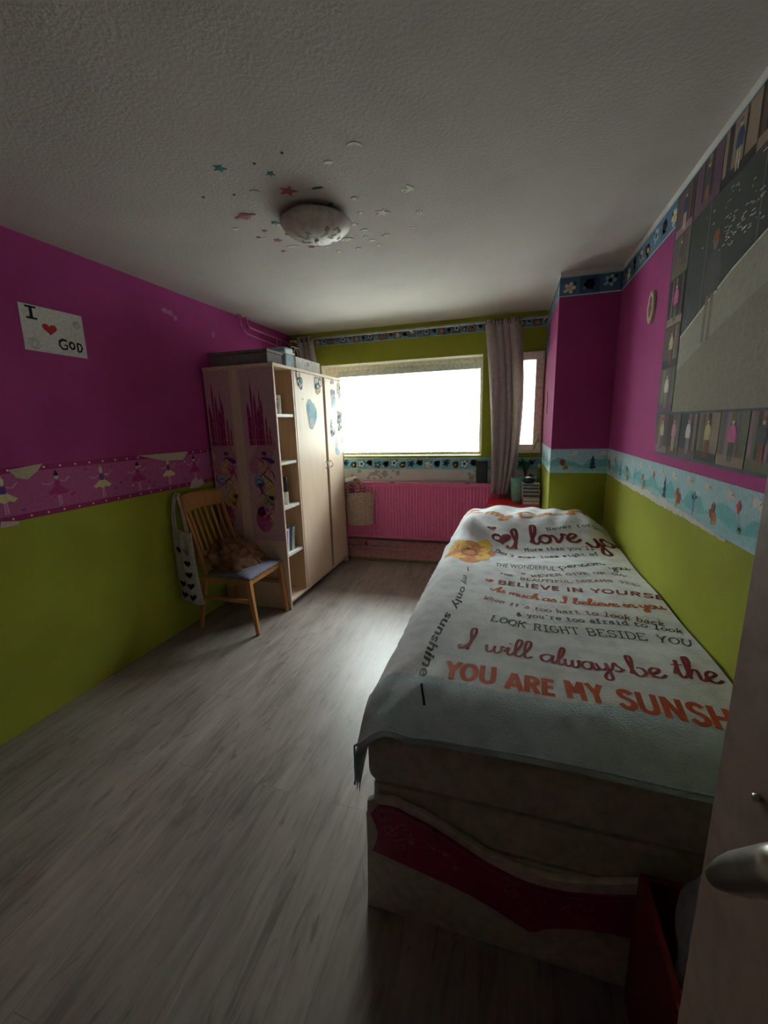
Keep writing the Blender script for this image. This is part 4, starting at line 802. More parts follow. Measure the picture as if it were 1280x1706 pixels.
# ------------------------------------------------------------------ chair, bag and clothes
ch = empty('dining_chair', (.33, 2.64, 0), 'beech dining chair with a slatted back and grey-blue seat, in front of the wardrobe', 'chair')
YN, YFa = 2.43, 2.85
for y in (YN, YFa):
    pmesh('leg', lambda b: (b.bar((.115 if y == YN else .12, y, 0), (.215, y, .44), .028, .026, BEECH, .040, .030), b.bar((.215, y, .44), (.175, y, .62), .040, .030, BEECH, .034, .028), b.bar((.175, y, .62), (.065, y, 1.02), .034, .028, BEECH, .024, .026)), ch, BEECH, bevel=.004)
    pmesh('leg', lambda b: b.bar((.628, y, 0), (.585, y, .43), .026, .026, BEECH, .042, .038), ch, BEECH, bevel=.004)
pmesh('top_rail', lambda b: b.grid(lambda u, v: (.064+.03*(1-v)-.028*math.sin(PI*u), YN-.012+(YFa-YN+.024)*u, .905+.13*v+.012*math.sin(PI*u)), 14, 3, BEECH), ch, BEECH, solid=.020)
pmesh('lower_rail', lambda b: b.box((.165, YN+.015, .575), (.185, YFa-.015, .605)), ch, BEECH, bevel=.003)
for i in range(6):
    y = YN+.062+i*.0622
    pmesh('slat', lambda b: b.bar((.173-.02*math.sin(PI*(i+.8)/6.6), y, .60), (.088-.026*math.sin(PI*(i+.8)/6.6), y, .915), .010, .024, BEECH), ch, BEECH, bevel=.002)
for y in (YN, YFa): pmesh('side_rail', lambda b: b.box((.22, y-.010, .385), (.58, y+.010, .435)), ch, BEECH, bevel=.003)
pmesh('front_rail', lambda b: b.box((.575, YN+.012, .385), (.595, YFa-.012, .435)), ch, BEECH, bevel=.003)
pmesh('back_rail', lambda b: b.box((.205, YN+.012, .385), (.225, YFa-.012, .435)), ch, BEECH, bevel=.003)
for y in (YN, YFa): pmesh('stretcher', lambda b: b.box((.175, y-.008, .245), (.60, y+.008, .275)), ch, BEECH, bevel=.003)
pmesh('seat', lambda b: b.grid(lambda u, v: (.19+.42*u, YN-.022+(YFa-YN+.040)*v, .437+.040*(1-abs(2*u-1)**5)*(1-abs(2*v-1)**5)), 16, 16, SEATM), ch, SEATM, solid=.006)
def garment(u, v):
    t, p = 2*PI*u, PI/2*v; d = Vector((math.cos(t)*math.cos(p), math.sin(t)*math.cos(p), math.sin(p)))
    k_ = 1+.30*noise.noise(d*2.3+Vector((4, 2, 1)))+.16*noise.noise(d*6)+.05*math.sin(14*d.x+9*d.z)
    x = .35+.17*d.x*k_-.10*d.z*k_; y = 2.66+.215*d.y*k_; z = .474+.165*d.z*k_
    return (max(x, .195-.27*(z-.50)) if z > .5 else max(x, .19), min(y, 2.868), z)
g_ = MB(); g_.grid(garment, 60, 26, mat('brown_knit', (.17, .075, .035), rough=.95, bump=.7, bscale=140, var=.15, scale=20)); tag(g_.build('sweater', MATS['brown_knit'], solid=.004), 'crumpled brown sweater lying on the chair seat', 'sweater')
tb = empty('tote_bag', (.11, 2.37, .25), 'white cloth tote bag with black hearts hanging from the chair back', 'tote bag')
CAN = mat('white_canvas', (.52, .49, .46), rough=.95, bump=.5, bscale=120)
def tote(side):
    def fn(u, v):
        z = .235+.555*v; wdt = .20-.03*v; cx = .105+.02*(1-v)-.012*math.sin(3*v); x = cx+wdt*(u-.5)
        puff = .030*math.sin(PI*u)**.6*(1-.75*v)*(1 if v > .04 else v/.04); fold = .006*math.sin(16*u+5*v)*(1-v*.3)*math.sin(PI*u)
        return (max(x, .004), 2.370+side*puff+fold, z+.012*math.sin(5*u+1))
    return fn
pmesh('bag_body', lambda b: (b.grid(tote(-1), 20, 24, CAN), b.grid(tote(1), 20, 24, CAN)), tb, CAN, solid=.002)
def strap(xa, xb, y):
    pts = [(xa, y, .775), (xa-.015, y-.004, .90), (.055, y+.012, 1.035), (.056, 2.42, 1.060), (.058, 2.452, 1.035), (xb-.01, 2.452, .90)]
    return lambda b: b.tube(spline3(pts), .0055, 6, CAN)
def spline3(p, n=5):
    o = []; q = [Vector(p[0])]+[Vector(x) for x in p]+[Vector(p[-1])]
    for i in range(1, len(q)-2):
        for j in range(n):
            t = j/n; o.append(0.5*(2*q[i]+(q[i+1]-q[i-1])*t+(2*q[i-1]-5*q[i]+4*q[i+1]-q[i+2])*t*t+(3*q[i]-q[i-1]-3*q[i+1]+q[i+2])*t**3))
    o.append(q[-1]); return o
pmesh('strap', lambda b: b.tube(spline3([(.035, 2.372, .78), (.030, 2.374, .90), (.052, 2.392, 1.045), (.056, 2.42, 1.058), (.10, 2.392, .98), (.128, 2.372, .88), (.135, 2.370, .78)]), .0055, 6, CAN), tb, CAN)
pmesh('strap', lambda b: b.tube(spline3([(.150, 2.376, .78), (.132, 2.380, .90), (.078, 2.40, 1.03), (.062, 2.44, 1.055), (.045, 2.40, 1.0), (.045, 2.382, .88), (.05, 2.378, .78)]), .0055, 6, CAN), tb, CAN)
def hearts(b):
    f_ = tote(-1)
    def surf(a, c, o): # a,c in bag coordinates 0..1
        p = f_(min(max(a, 0), 1), min(max(c, 0), 1)); return (p[0], p[1]-o, p[2])
    k = Ink(b, surf, .0035)
    for r in range(5):
        for c in range(2):
            if (r, c) == (2, 0) or (r, c) == (1, 0): continue
            k.poly([(a, q) for a, q in heart_pts(0, 0, 1, 18)] and [(.32+.36*c+.14*a, .74-.155*r+.048*q) for a, q in heart_pts(0, 0, 1, 18)], I_BLACK if (r, c) != (0, 1) else I_GREY)
    b.flat = True
pmesh('heart_print', hearts, tb, I_BLACK)

# ------------------------------------------------------------------ radiator wall
ra = empty('radiator', (1.27, D-.07, .26), 'pink ribbed panel radiator under the window', 'radiator')
RX0, RX1, RZ0, RZ1, RY = .33, 2.30, .265, .885, D-.10
def rib(u, v):
    x = RX0+(RX1-RX0)*u; ph = (x-RX0)/.0335 % 1; s_ = min(1, max(0, .5+1.6*math.sin(2*PI*ph)*.5)); e = 1 if .05 < v < .95 else 0
    return (x, RY-.010*s_*e, RZ0+(RZ1-RZ0)*v)
vv = [0, .045, .055, .945, .955, 1]
pmesh('front_panel', lambda b: b.grid(lambda u, v: rib(u, vv[round(v*5)]), 472, 5, PINKR, False), ra, PINKR, solid=.003)
pmesh('back_panel', lambda b: b.box((RX0+.01, RY+.045, RZ0+.01), (RX1-.01, RY+.055, RZ1-.01)), ra, PINKR)
pmesh('top_cover', lambda b: b.box((RX0-.003, RY-.013, RZ1), (RX1+.003, RY+.06, RZ1+.008)), ra, PINKR, bevel=.002)
for x in (.75, 1.15, 1.95): pmesh('bracket', lambda b: b.box((x, RY-.014, RZ1+.008), (x+.05, RY-.004, RZ1+.014)), ra, I_MAROON)
pmesh('valve', lambda b: (b.tube([(.84, RY+.02, .262), (.84, RY+.02, .16)], .008, 10, PINKPALE), b.lathe((.84, RY-.008, .175), [(.008, 0), (.013, .004), (.013, .026), (.008, .03)], 14, mat('copper_valve', (.35, .08, .07), rough=.35, metal=.4))), ra, PINKPALE)
b = MB(); b.box((2.055, D-.060, .895), (2.165, D-.006, 1.118)); bb = b.build('speaker', BLACK, bevel=.006); tag(bb, 'small black upright box standing on the radiator against the wall', 'box')
pmesh('grille', lambda b: [b.box((2.065, D-.0625, 1.005+i*.012), (2.155, D-.0602, 1.011+i*.012)) for i in range(8)], bb, I_DGREY)
# crochet bag on the radiator's left end
cb = empty('crochet_bag', (.82, RY-.06, .43), 'cream crochet bag with striped handles hanging on the left end of the radiator', 'bag')
CRO = mat('cream_crochet', (.55, .42, .33), rough=.95, bump=.8, bscale=180, var=.15, scale=80)
def cbag(side):
    def fn(u, v):
        rb_ = abs(math.sin(u*PI*16)); x = .655+.315*u+.02*(v-.5)*(2*u-1); z = .425+.345*v+.012*math.sin(PI*u)*(-1 if v < .5 else 1)+.02*u
        return (x, RY-.070+side*(.045*math.sin(PI*min(max(u, .02), .98))**.5*(1-.4*v)+.005*rb_*(1 if .02 < u < .98 else 0)), z)
    return fn
pmesh('bag_body', lambda b: (b.grid(cbag(-1), 96, 14, CRO), b.grid(cbag(1), 48, 8, CRO)), cb, CRO)
def braid(x0, x1, top, y):
    def bd(b):
        c = spline3([(x0, y, .755), (x0+.01, y-.002, .84), ((x0+x1)/2-.02, y+.01, top), ((x0+x1)/2+.03, y+.01, top-.01), (x1, y-.002, .85), (x1+.01, y, .76)], 8)
        for i in range(len(c)-1):
            for s_ in (-1, 1):
                p, q = c[i], c[i+1]; d = (q-p).normalized(); n_ = Vector((d.z, 0, -d.x))
                b.tube([p+n_*s_*.011, q-n_*s_*.002], [.0075, .0075], 6, I_MAROON if i % 3 == 0 else CRO)
    return bd
pmesh('bag_handle', braid(.70, .84, .925, RY-.045), cb, CRO); pmesh('bag_handle', braid(.67, .80, .90, RY-.095), cb, CRO)
b = MB(); b.grid(lambda u, v: (.60+.22*u, RY-.035+.10*v, RZ1+.010+.055*math.sin(PI*u)**.5*math.sin(PI*v)**.5+.008*math.sin(9*u+4*v)*math.sin(PI*u)*math.sin(PI*v)), 22, 12, I_WHITE); tag(b.build('folded_cloth', I_WHITE), 'folded white cloth lying on top of the radiator above the crochet bag', 'cloth')
# heating pipes high on the left wall
PIPE = mat('pink_pipe_paint', (.50, .12, .27), rough=.4)
hp = empty('heating_pipe', (.03, 3.9, 2.4), 'pink painted heating pipes running along the top of the left wall', 'pipe')
pmesh('pipe', lambda b: b.tube(spline3([(.035, 3.425, 2.499), (.035, 3.43, 2.45), (.035, 3.445, 2.40), (.035, 3.50, 2.365), (.035, 3.6, 2.355), (.035, 4.10, 2.335), (.035, 4.20, 2.325), (.035, 4.25, 2.28), (.035, 4.26, 2.2), (.035, 4.26, .30)], 4), .0085, 8, PIPE), hp, PIPE)
pmesh('pipe', lambda b: b.tube(spline3([(.035, 3.53, 2.499), (.035, 3.535, 2.47), (.035, 3.56, 2.435), (.035, 3.62, 2.42), (.035, 4.20, 2.405), (.035, 4.28, 2.395), (.035, 4.315, 2.36), (.035, 4.32, 2.28), (.035, 4.32, .30)], 4), .0085, 8, PIPE), hp, PIPE)
for y in (4.02, 4.09): pmesh('pipe', lambda b: b.tube([(.045, y, 2.42), (.045, y, 1.995)], .007, 8, PIPE), hp, PIPE)
for y in (3.425, 3.53): pmesh('pipe_collar', lambda b: b.lathe((.035, y, 2.488), [(.022, 0), (.022, .011)], 16, I_LPINK), hp, I_LPINK)

# ------------------------------------------------------------------ curtains
def curtain_mat():
    m = mat('grey_curtain', (.50, .44, .43), rough=.95, bump=.25, bscale=350); n = m.node_tree; bs = n.nodes['Principled BSDF']; out_ = n.nodes['Material Output']
    tr = n.nodes.new('ShaderNodeBsdfTranslucent'); tr.inputs[0].default_value = (.72, .66, .62, 1); mx = n.nodes.new('ShaderNodeMixShader'); mx.inputs[0].default_value = .32
    n.links.new(bs.outputs[0], mx.inputs[1]); n.links.new(tr.outputs[0], mx.inputs[2]); n.links.new(mx.outputs[0], out_.inputs[0]); return m
CM = curtain_mat(); YR_, ZR_ = D-.150, 2.408
def curtain(name, label, L, R, z0, z1, folds, amp, seed):
    """L, R: edge x at (bottom, middle, top)"""
    e = empty(name, ((L[1]+R[1])/2, YR_, z0), label, 'curtain')
    q = lambda e3, v: e3[0]*(1-v)*(1-2*v)+e3[1]*4*v*(1-v)+e3[2]*v*(2*v-1)
    def fn(u, v):
        uu = u+.035*math.sin(2*PI*u*1.5+seed+1.2*v); x = q(L, v)*(1-u)+q(R, v)*u
        y = YR_+amp*math.sin(2*PI*folds*uu+seed)*(.75+.25*math.sin(3*v+seed))*(.82+.28*math.cos(5*u+seed))+.010*math.sin(9*u+5*v)
        return (x+.25*amp*math.cos(2*PI*folds*uu+seed), y, z0+(z1-z0)*v)
    pmesh('curtain_panel', lambda b: b.grid(fn, 120, 40, CM), e, CM, solid=.0015)
    n = max(4, int(folds*2))
    for i in range(n):
        u = (i+.5)/n; x, y, z = fn(u, (ZR_-z0)/(z1-z0)); 
        pmesh('grommet', lambda b: b.tube([(x+.0, YR_+.020*math.cos(t*PI/8), ZR_+.020*math.sin(t*PI/8)) for t in range(17)], .0035, 6, I_DGREY, cap=False), e, I_DGREY)
    return e
curtain('curtain', 'grey curtain hanging between the big window and the small casement', (2.205, 2.185, 2.115), (2.40, 2.49, 2.44), .80, 2.432, 4.5, .029, .6)
curtain('curtain', 'grey curtain bunched in the left corner behind the wardrobe', (.13, .15, .17), (.50, .44, .335), .95, 2.440, 3, .026, 2.0)
rd = empty('curtain_rod', (1.4, YR_, ZR_), 'thin white curtain rod across the top of the window wall', 'curtain rod')
pmesh('rod', lambda b: b.tube([(.10, YR_, ZR_), (2.655, YR_, ZR_)], .0055, 10, WHITE), rd, WHITE)
for x in (.12, 1.40, 2.64): pmesh('bracket', lambda b: b.box((x-.006, YR_, ZR_-.006), (x+.006, D-.0005, ZR_+.006)), rd, WHITE)
for x in (.09, 2.655): pmesh('finial', lambda b: b.lathe((x, YR_, ZR_-.009), [(.004, 0), (.010, .004), (.010, .014), (.004, .018)], 12, WHITE), rd, WHITE)

# ------------------------------------------------------------------ red cabinet and the things on it
cbn = empty('bedside_cabinet', (2.42, 4.09, 0), 'glossy red cabinet in the corner between the bed and the window', 'cabinet')
KX0, KX1, KY0, KY1, KZ = 2.185, 2.655, 3.925, 4.255, .752
pmesh('top', lambda b: b.box((KX0, KY0, KZ-.03), (KX1, KY1, KZ)), cbn, RED, bevel=.006)
pmesh('body', lambda b: b.box((KX0+.012, KY0+.02, .0), (KX1-.012, KY1-.005, KZ-.0305)), cbn, RED, bevel=.003)
for z0_, z1_ in ((.40, .70), (.06, .385)):
    dr = pmesh('drawer', lambda b: b.box((KX0+.022, KY0+.004, z0_), (KX1-.022, KY0+.0195, z1_)), cbn, RED, bevel=.003)
    pmesh('knob', lambda b: b.tube([(2.42, KY0+.004, (z0_+z1_)/2), (2.42, KY0-.012, (z0_+z1_)/2), (2.42, KY0-.018, (z0_+z1_)/2)], [.006, .012, .010], 12, WHITE), dr, WHITE)
MINT = mat('mint_plastic', (.22, .50, .40), rough=.4)
t = empty('mint_canister', (2.42, 4.15, KZ), 'mint green tapered canister on the red cabinet beside the curtain', 'canister')
pmesh('body', lambda b: b.lathe((2.455, 4.125, KZ), [(.042, 0), (.045, .004), (.062, .225), (.064, .228), (.060, .228), (.043, .012)], 30, MINT), t, MINT)
def case(z, h, x0, x1, y0, y1, m, m2, label):
    o = empty('patterned_box', ((x0+x1)/2, (y0+y1)/2, z), label, 'box', 'boxes stacked on the red cabinet')
    pmesh('box_body', lambda b: b.box((x0, y0, z+.0005), (x1, y1, z+h*.62)), o, m, bevel=.002); pmesh('lid', lambda b: b.box((x0-.003, y0-.003, z+h*.63), (x1+.003, y1+.003, z+h-.0005)), o, m, bevel=.002)
    def pat(b):
        k = Ink(b, lambda a, c, o_: (a, y0-.003-o_, c), .0008)
        for zz, am in ((z+h*.81, .16), (z+h*.32, .2)):
            k.stroke([(x0+.006+(x1-x0-.012)*i/40, zz+h*am*math.sin(i*1.57+.6)) for i in range(41)], h*.09, m2)
            for i in range(9): k.ell(x0+.012+(x1-x0-.024)*i/8, zz, .005, h*.06, m2, 8, lift=.0003)
    pmesh('pattern', pat, o, m2)
BXG = mat('grey_white_card', (.42, .40, .38), rough=.7); BXP = mat('pink_grey_card', (.42, .24, .26), rough=.7)
case(KZ, .062, 2.505, 2.652, 3.935, 4.06, BXP, I_WHITE, 'pink and grey patterned box at the bottom of the stack on the red cabinet')
case(KZ+.062, .072, 2.500, 2.650, 3.935, 4.055, BXG, I_DGREY, 'grey patterned box in the middle of the stack on the red cabinet')
case(KZ+.134, .060, 2.498, 2.646, 3.938, 4.06, BXG, I_DGREY, 'pale grey patterned box on top of the stack, under the dark pouch')
b = MB(); b.lathe((2.492, 3.93, KZ+.01), [(.004, 0), (.006, .005)], 6, I_PINK); b = MB()
tag(lump('pouch', (2.555, 3.995, KZ+.2235), (.056, .045, .030), mat('navy_shiny_cloth', (.02, .03, .06), rough=.35, var=.2), 1.1, amp=.12), 'dark navy rounded pouch on top of the stacked boxes', 'pouch')
t = empty('tissue_box', (2.575, 4.12, KZ), 'white box behind the dark pouch on the red cabinet', 'box'); pmesh('body', lambda b: b.box((2.535, 4.085, KZ+.0005), (2.625, 4.16, KZ+.235)), t, WHITE, bevel=.003); pmesh('tissue', lambda b: b.grid(lambda u, v: (2.555+.05*u, 4.10+.035*v, KZ+.236+.030*math.sin(PI*u)*math.sin(PI*v)+.008*math.sin(7*u)), 8, 8, I_DGREY), t, I_DGREY)
GG = mat('green_bottle_glass', (.08, .17, .03), rough=.15, coat=.4)
t = empty('green_bottle', (2.642, 4.15, KZ), 'slim green bottle on the red cabinet against the pier', 'bottle')
pmesh('body', lambda b: b.lathe((2.645, 4.11, KZ), [(.016, 0), (.018, .004), (.018, .30), (.014, .325)], 22, GG), t, GG); pmesh('cap', lambda b: b.lathe((2.645, 4.11, KZ+.3255), [(.015, 0), (.015, .028), (.012, .032)], 18, GCAP), t, GCAP)
t = empty('potted_plant', (2.50, 4.22, KZ), 'small plant with dark curved leaves behind the canister by the casement', 'plant')
pmesh('pot', lambda b: b.lathe((2.53, 4.215, KZ), [(.022, 0), (.026, .01), (.033, .19), (.034, .21), (.030, .21)], 20, I_NAVY), t, I_NAVY)
for i in range(7):
    a_ = i*.9+.3; r_l = .05+.02*(i % 3)
    def leaf(b, a_=a_, r_l=r_l, i=i):
        c = [Vector((2.53+math.cos(a_)*r_l*s_, 4.215+math.sin(a_)*r_l*s_*.4, KZ+.21+.20*math.sin(s_*1.9)*(.7+.1*(i % 4))+.0*s_)) for s_ in [q/8 for q in range(9)]]
        vs = []
        for q, p in enumerate(c): w_ = .011*math.sin(PI*(q+.5)/9); vs += [p+Vector((-math.sin(a_)*w_, math.cos(a_)*w_, .002)), p-Vector((-math.sin(a_)*w_, math.cos(a_)*w_, -.002))]
        b.add(vs, [(2*q, 2*q+1, 2*q+3, 2*q+2) for q in range(8)], I_DGREEN, True)
    pmesh('leaf', leaf, t, I_DGREEN, solid=.001)

# ------------------------------------------------------------------ door at the right, opened into the room
dr = tag(bpy.data.objects.new('door_1', None), kind='structure'); sc.collection.objects.link(dr); dr.location = (2.64, -.34, 0)
DX0, DX1, DY0, DY1 = 2.62, 2.66, -.335, .489
pmesh('door_leaf', lambda b: b.box((DX0, DY0, .008), (DX1, DY1, 2.03)), dr, DOORP, bevel=.003)
LEV = [(2.565, 0.351, 1.125), (2.565, 0.320, 1.168), (2.565, 0.287, 1.213), (2.565, 0.257, 1.252)]
def lever(b):
    p0, p1, p2, p3 = [Vector(p) for p in LEV]
    b.tube([p0, p0+(p1-p0)*.5, p1, p2, p3], [.009, .0125, .0145, .0155, .0155], 16, CHROME)
    e_ = p3; b.tube([e_, (DX0-.008, e_.y, e_.z)], .010, 14, CHROME); 
    b.box((DX0-.008, e_.y-.022, e_.z-.13), (DX0-.0005, e_.y+.022, e_.z+.05), CHROME)
pmesh('door_handle', lever, dr, CHROME)
kx = Vector((2.618, 0.413, 1.158))
pmesh('strike_screw', lambda b: b.tube([(DX0-.0005, kx.y, kx.z), (DX0-.006, kx.y, kx.z)], .0035, 10, CHROME), dr, CHROME)
b = MB(); b.box((1.80, -.45, 0), (1.84, -.33, 2.06)); b.box((2.665, -.45, 0), (2.72, -.352, 2.06)); b.box((1.84, -.45, 2.035), (2.665, -.36, 2.06)); struct('trim_12', b, DOORP, bevel=.003)

# ------------------------------------------------------------------ right wall: photo collage, oval ornament
pc = empty('photo_collage', (XR, 1.3, 1.34), 'large collage of photographs with a beach picture in the middle, on the right wall', 'poster')
def photo(name, y0, y1, z0, z1, out_, fill, draw=None):
    def bd(b):
        b.prism([(y0, z0), (y1, z0), (y1, z1), (y0, z1)], lambda a, c, t: on_right(a, c, out_-.001+t), .001, fill)
        if draw: draw(Ink(b, on_right, out_+.0006), y0, y1, z0, z1)
    return pmesh(name, bd, pc, fill)
pmesh('backing', lambda b: b.prism([(.25, 1.338), (2.335, 1.338), (2.36, 1.53), (2.37, 2.0), (2.375, 2.458), (.25, 2.458)], lambda a, c, t: on_right(a, c, t+.0022), .001, I_DGREY), pc, I_DGREY)
def figure(k, y, z, h, body, legs, skin=I_CREAM, s=1):
    k.poly([(y-.10*h, z+.42*h), (y+.11*h, z+.42*h), (y+.13*h, z+.62*h), (y+.07*h, z+.80*h), (y-.07*h, z+.80*h), (y-.12*h, z+.6*h)], body, .0009)
    k.stroke([(y-.05*h, z+.44*h), (y-.06*h, z+.2*h), (y-.05*h, z)], .07*h, legs, .0008); k.stroke([(y+.05*h, z+.44*h), (y+.06*h, z+.2*h), (y+.06*h, z)], .07*h, legs, .0008)
    k.stroke([(y-.09*h, z+.76*h), (y-.16*h, z+.58*h), (y-.13*h, z+.42*h)], .045*h, body, .0011); k.stroke([(y+.09*h, z+.76*h), (y+.15*h, z+.58*h), (y+.12*h, z+.42*h)], .045*h, body, .0011)
    k.ell(y, z+.88*h, .055*h, .075*h, skin, 12, lift=.0012); k.ell(y, z+.925*h, .065*h, .05*h, I_BROWN, 12, lift=.0014)
def beach(k, y0, y1, z0, z1):
    shore = [(y1, 1.83), (1.95, 1.90), (1.75, 1.97), (1.5, 2.03), (1.2, 2.05), (y0, 2.06)]
    sand2 = ink('sand_light', .33, .31, .25)
    k.poly([(y1, z0), (y0, z0)]+list(reversed(shore)), I_SAND)
    k.poly([(y1, 1.70), (1.9, 1.78), (1.6, 1.86), (1.2, 1.93), (y0, 1.95)]+list(reversed(shore)), sand2, .0003)
    rnd = random.Random(3)
    for i in range(300): a, c = rnd.uniform(y0, y1), rnd.uniform(z0, 1.9); k.ell(a, c, .006*rnd.random()+.002, .002, sand2 if i % 2 else I_GREY, 6, lift=.0005)
    for i in range(110):
        a, c = rnd.gauss(1.68, .13), 2.06+abs(rnd.gauss(0, .08))
        if y0 < a < y1 and c < z1-.01: k.ell(a, c, .012*rnd.random()+.003, .0015, I_WHITE, 6, lift=.0006)
    for i in range(30): a, c = rnd.uniform(y0, y1), rnd.uniform(2.1, z1-.02); k.ell(a, c, .010, .0015, I_GREY, 6, lift=.0006)
    k.stroke([(y1, 1.835), (1.95, 1.905), (1.75, 1.975), (1.5, 2.035), (1.2, 2.055), (y0, 2.065)], .008, I_WHITE, .0007)
    figure(k, 1.90, 1.78, .38, ink('fig_dark', .08, .075, .07), ink('fig_skin', .20, .15, .11), ink('fig_skin', .20, .15, .11))
    k.stroke([(1.98, z0), (1.98, z1)], .0025, I_GREY, .001); k.stroke([(1.62, z0), (1.62, z1)], .0025, I_GREY, .001)
photo('main_photo', .30, 2.150, 1.530, 2.268, .0060, I_WATER, beach)
rnd = random.Random(11)
darks = [ink('photo_brown', .10, .06, .05), ink('photo_plum', .12, .07, .10), ink('photo_dark', .03, .025, .025), ink('photo_tan', .28, .20, .15), ink('photo_green', .12, .12, .07), ink('photo_mauve', .26, .16, .20)]
def scene(fig, legs, bgs):
    def dr_(k, y0, y1, z0, z1):
        for i in range(5):
            a = rnd.uniform(y0+.01, y1-.04); w_ = rnd.uniform(.01, .03); k.poly([(a, z0), (a+w_, z0), (a+w_, z1-.002), (a, z1-.002)], bgs[i % len(bgs)], .0002+.0001*i)
        k.poly([(y0, z0), (y1, z0), (y1, z0+.035), (y0, z0+.03)], bgs[-1], .0007)
        figure(k, (y0+y1)/2, z0+.015, (z1-z0)*.85, fig, legs)
    return dr_
figs = [(I_CREAM, I_DGREY), (I_LPINK, I_CREAM), (I_WHITE, I_GREY), (I_PALEYEL, I_BROWN), (I_PINK, I_DGREY), (I_DGREY, I_BROWN), (I_NAVY, I_CREAM)]
y = 2.325
for i in range(11):   # bottom row
    w_ = (.155, .135, .175, .17, .185)[i % 5]
    if y-w_ < .27: break
    photo('small_photo', y-w_+.003, y-.003, 1.350, 1.522, .0050, darks[i % 6], scene(*figs[i % 7], [darks[(i+1) % 6], darks[(i+3) % 6], darks[(i+5) % 6]])); y -= w_
z = 1.535
for i, h_ in enumerate((.19, .18, .20, .165, .18)):   # left column
    photo('small_photo', 2.165, 2.345, z+.003, z+h_-.003, .0050, darks[(i*2+4) % 6], scene(*figs[(i+2) % 7], [darks[(i+3) % 6], darks[(i+4) % 6], darks[(i+1) % 6]])); z += h_
y = 2.160
for i in range(8):   # top row
    w_ = .23
    if y-w_ < .27: break
    photo('small_photo', y-w_+.003, y-.003, 2.275, 2.452, .0050, darks[(i*2+1) % 6] if i < 2 else darks[2], scene(*figs[(i+5) % 7], [darks[3] if i < 2 else darks[0], darks[2], darks[(i+1) % 6]])); y -= w_
b = MB(); oc = (2.61, 2.065)
b.add(*(lambda n: ([on_right(oc[0]+r_*rx*math.cos(2*PI*i/n), oc[1]+r_*rz*math.sin(2*PI*i/n), o_) for r_, rx, rz, o_ in ((1, .050, .082, .0005), (1, .048, .080, .012), (1, .030, .052, .012), (1, .028, .050, .0005)) for i in range(n)], [(j*n+i, j*n+(i+1) % n, (j+1)*n+(i+1) % n, (j+1)*n+i) for j in range(3) for i in range(n)]))(28), I_CREAM, True)
ov = b.build('oval_ornament', I_CREAM); tag(ov, 'small cream oval frame hanging on the right wall beside the collage', 'wall ornament')
pmesh('picture', lambda b: (lambda k: (k.ell(oc[0], oc[1], .030, .053, I_LPINK, 24), k.ell(oc[0], oc[1]-.008, .013, .026, I_BROWN, 14, lift=.001)))(Ink(b, on_right, .003)), ov, I_BROWN)
# small dark figure-shaped sticker and a hanging strip on the pier's window-side face
b = MB(); b.prism([(3.90, 1.56), (3.935, 1.56), (3.925, 1.63), (3.95, 1.63), (3.965, 1.57), (3.995, 1.57), (3.975, 1.66), (3.99, 1.70), (3.955, 1.75), (3.93, 1.72), (3.905, 1.68)], lambda a, c, t: on_pierside(a, c, t), .003, I_MAROON); tag(b.build('wall_sticker', I_MAROON), 'dark maroon cut-out sticker on the pink side of the pier by the casement', 'sticker')
b = MB(); b.prism([(3.99, 2.335), (4.33, 2.335), (4.32, 2.10), (4.25, 2.02), (4.12, 2.12), (4.06, 2.22)], lambda a, c, t: on_pierside(a, c, t+.001), .003, I_SLATE); tag(b.build('hanging_paper', I_SLATE), 'torn dark blue wallpaper piece hanging on the pier beside the casement', 'paper')

# ------------------------------------------------------------------ left wall sign and paint scuffs
p4 = [(1.619, 2.165), (1.949, 2.168), (1.946, 1.936), (1.614, 1.939)]
b = MB(); b.prism(p4, lambda a, c, t: on_left(a, c, t+.0008), .0012, I_WHITE); sg = b.build('paper_sign', I_WHITE); tag(sg, 'white paper sign with hand-drawn black letters and a red heart on the left wall', 'sign')
def sgn(b):
    k = Ink(b, on_left, .0030)
    (ax, az), (bx, bz), (cx_, cz_), (dx_, dz_) = p4
    S = lambda u, v: ((ax*(1-u)+bx*u)*(1-v)+(dx_*(1-u)+cx_*u)*v, (az*(1-u)+bz*u)*(1-v)+(dz_*(1-u)+cz_*u)*v)
    ln = lambda pts, w_=.011, m=I_BLACK: k.stroke([S(u, v) for u, v in pts], w_, m)
    ln([(.09, .05), (.25, .05)], .010); ln([(.17, .05), (.17, .29)], .015); ln([(.09, .29), (.25, .29)], .010)
    hh = [S(.42+.115*a, .46-.14*c) for a, c in heart_pts(0, 0, 1, 30)]; k.poly(hh, I_RED)
    ln([(.67, .66), (.60, .645), (.545, .70), (.54, .79), (.58, .86), (.65, .85), (.67, .77), (.62, .765)], .010)
    ln([(.75+.042*math.cos(t*PI/8), .75+.075*math.sin(t*PI/8)) for t in range(17)], .010)
    ln([(.845, .67), (.845, .87)], .010); ln([(.845, .67), (.90, .69), (.925, .76), (.90, .85), (.845, .87)], .010)
    for u0, v0, r in ((.15, .84, .09), (.88, .24, .06)):   # faint pencil roses
        for q in range(3): k.stroke([S(u0+r*(1-q*.28)*math.cos(t*PI/6+q), v0+r*1.3*(1-q*.28)*math.sin(t*PI/6+q)) for t in range(12)], .0025, I_GREY)
pmesh('drawing', sgn, sg, I_BLACK)
b = MB(); k = Ink(b, on_left, .0008); sc_m = ink('scuffed_paint', .42, .16, .28)
for i, (yy, zz) in enumerate(((2.595, 2.345), (2.644, 2.340), (2.686, 2.317))): k.blob(yy, zz, .035-.006*i, .022, sc_m, lift=i*.0001)
yy, zz = (3.090, 2.279); k.blob(yy, zz, .016, .03, sc_m)
struct('trim_13', b, sc_m)

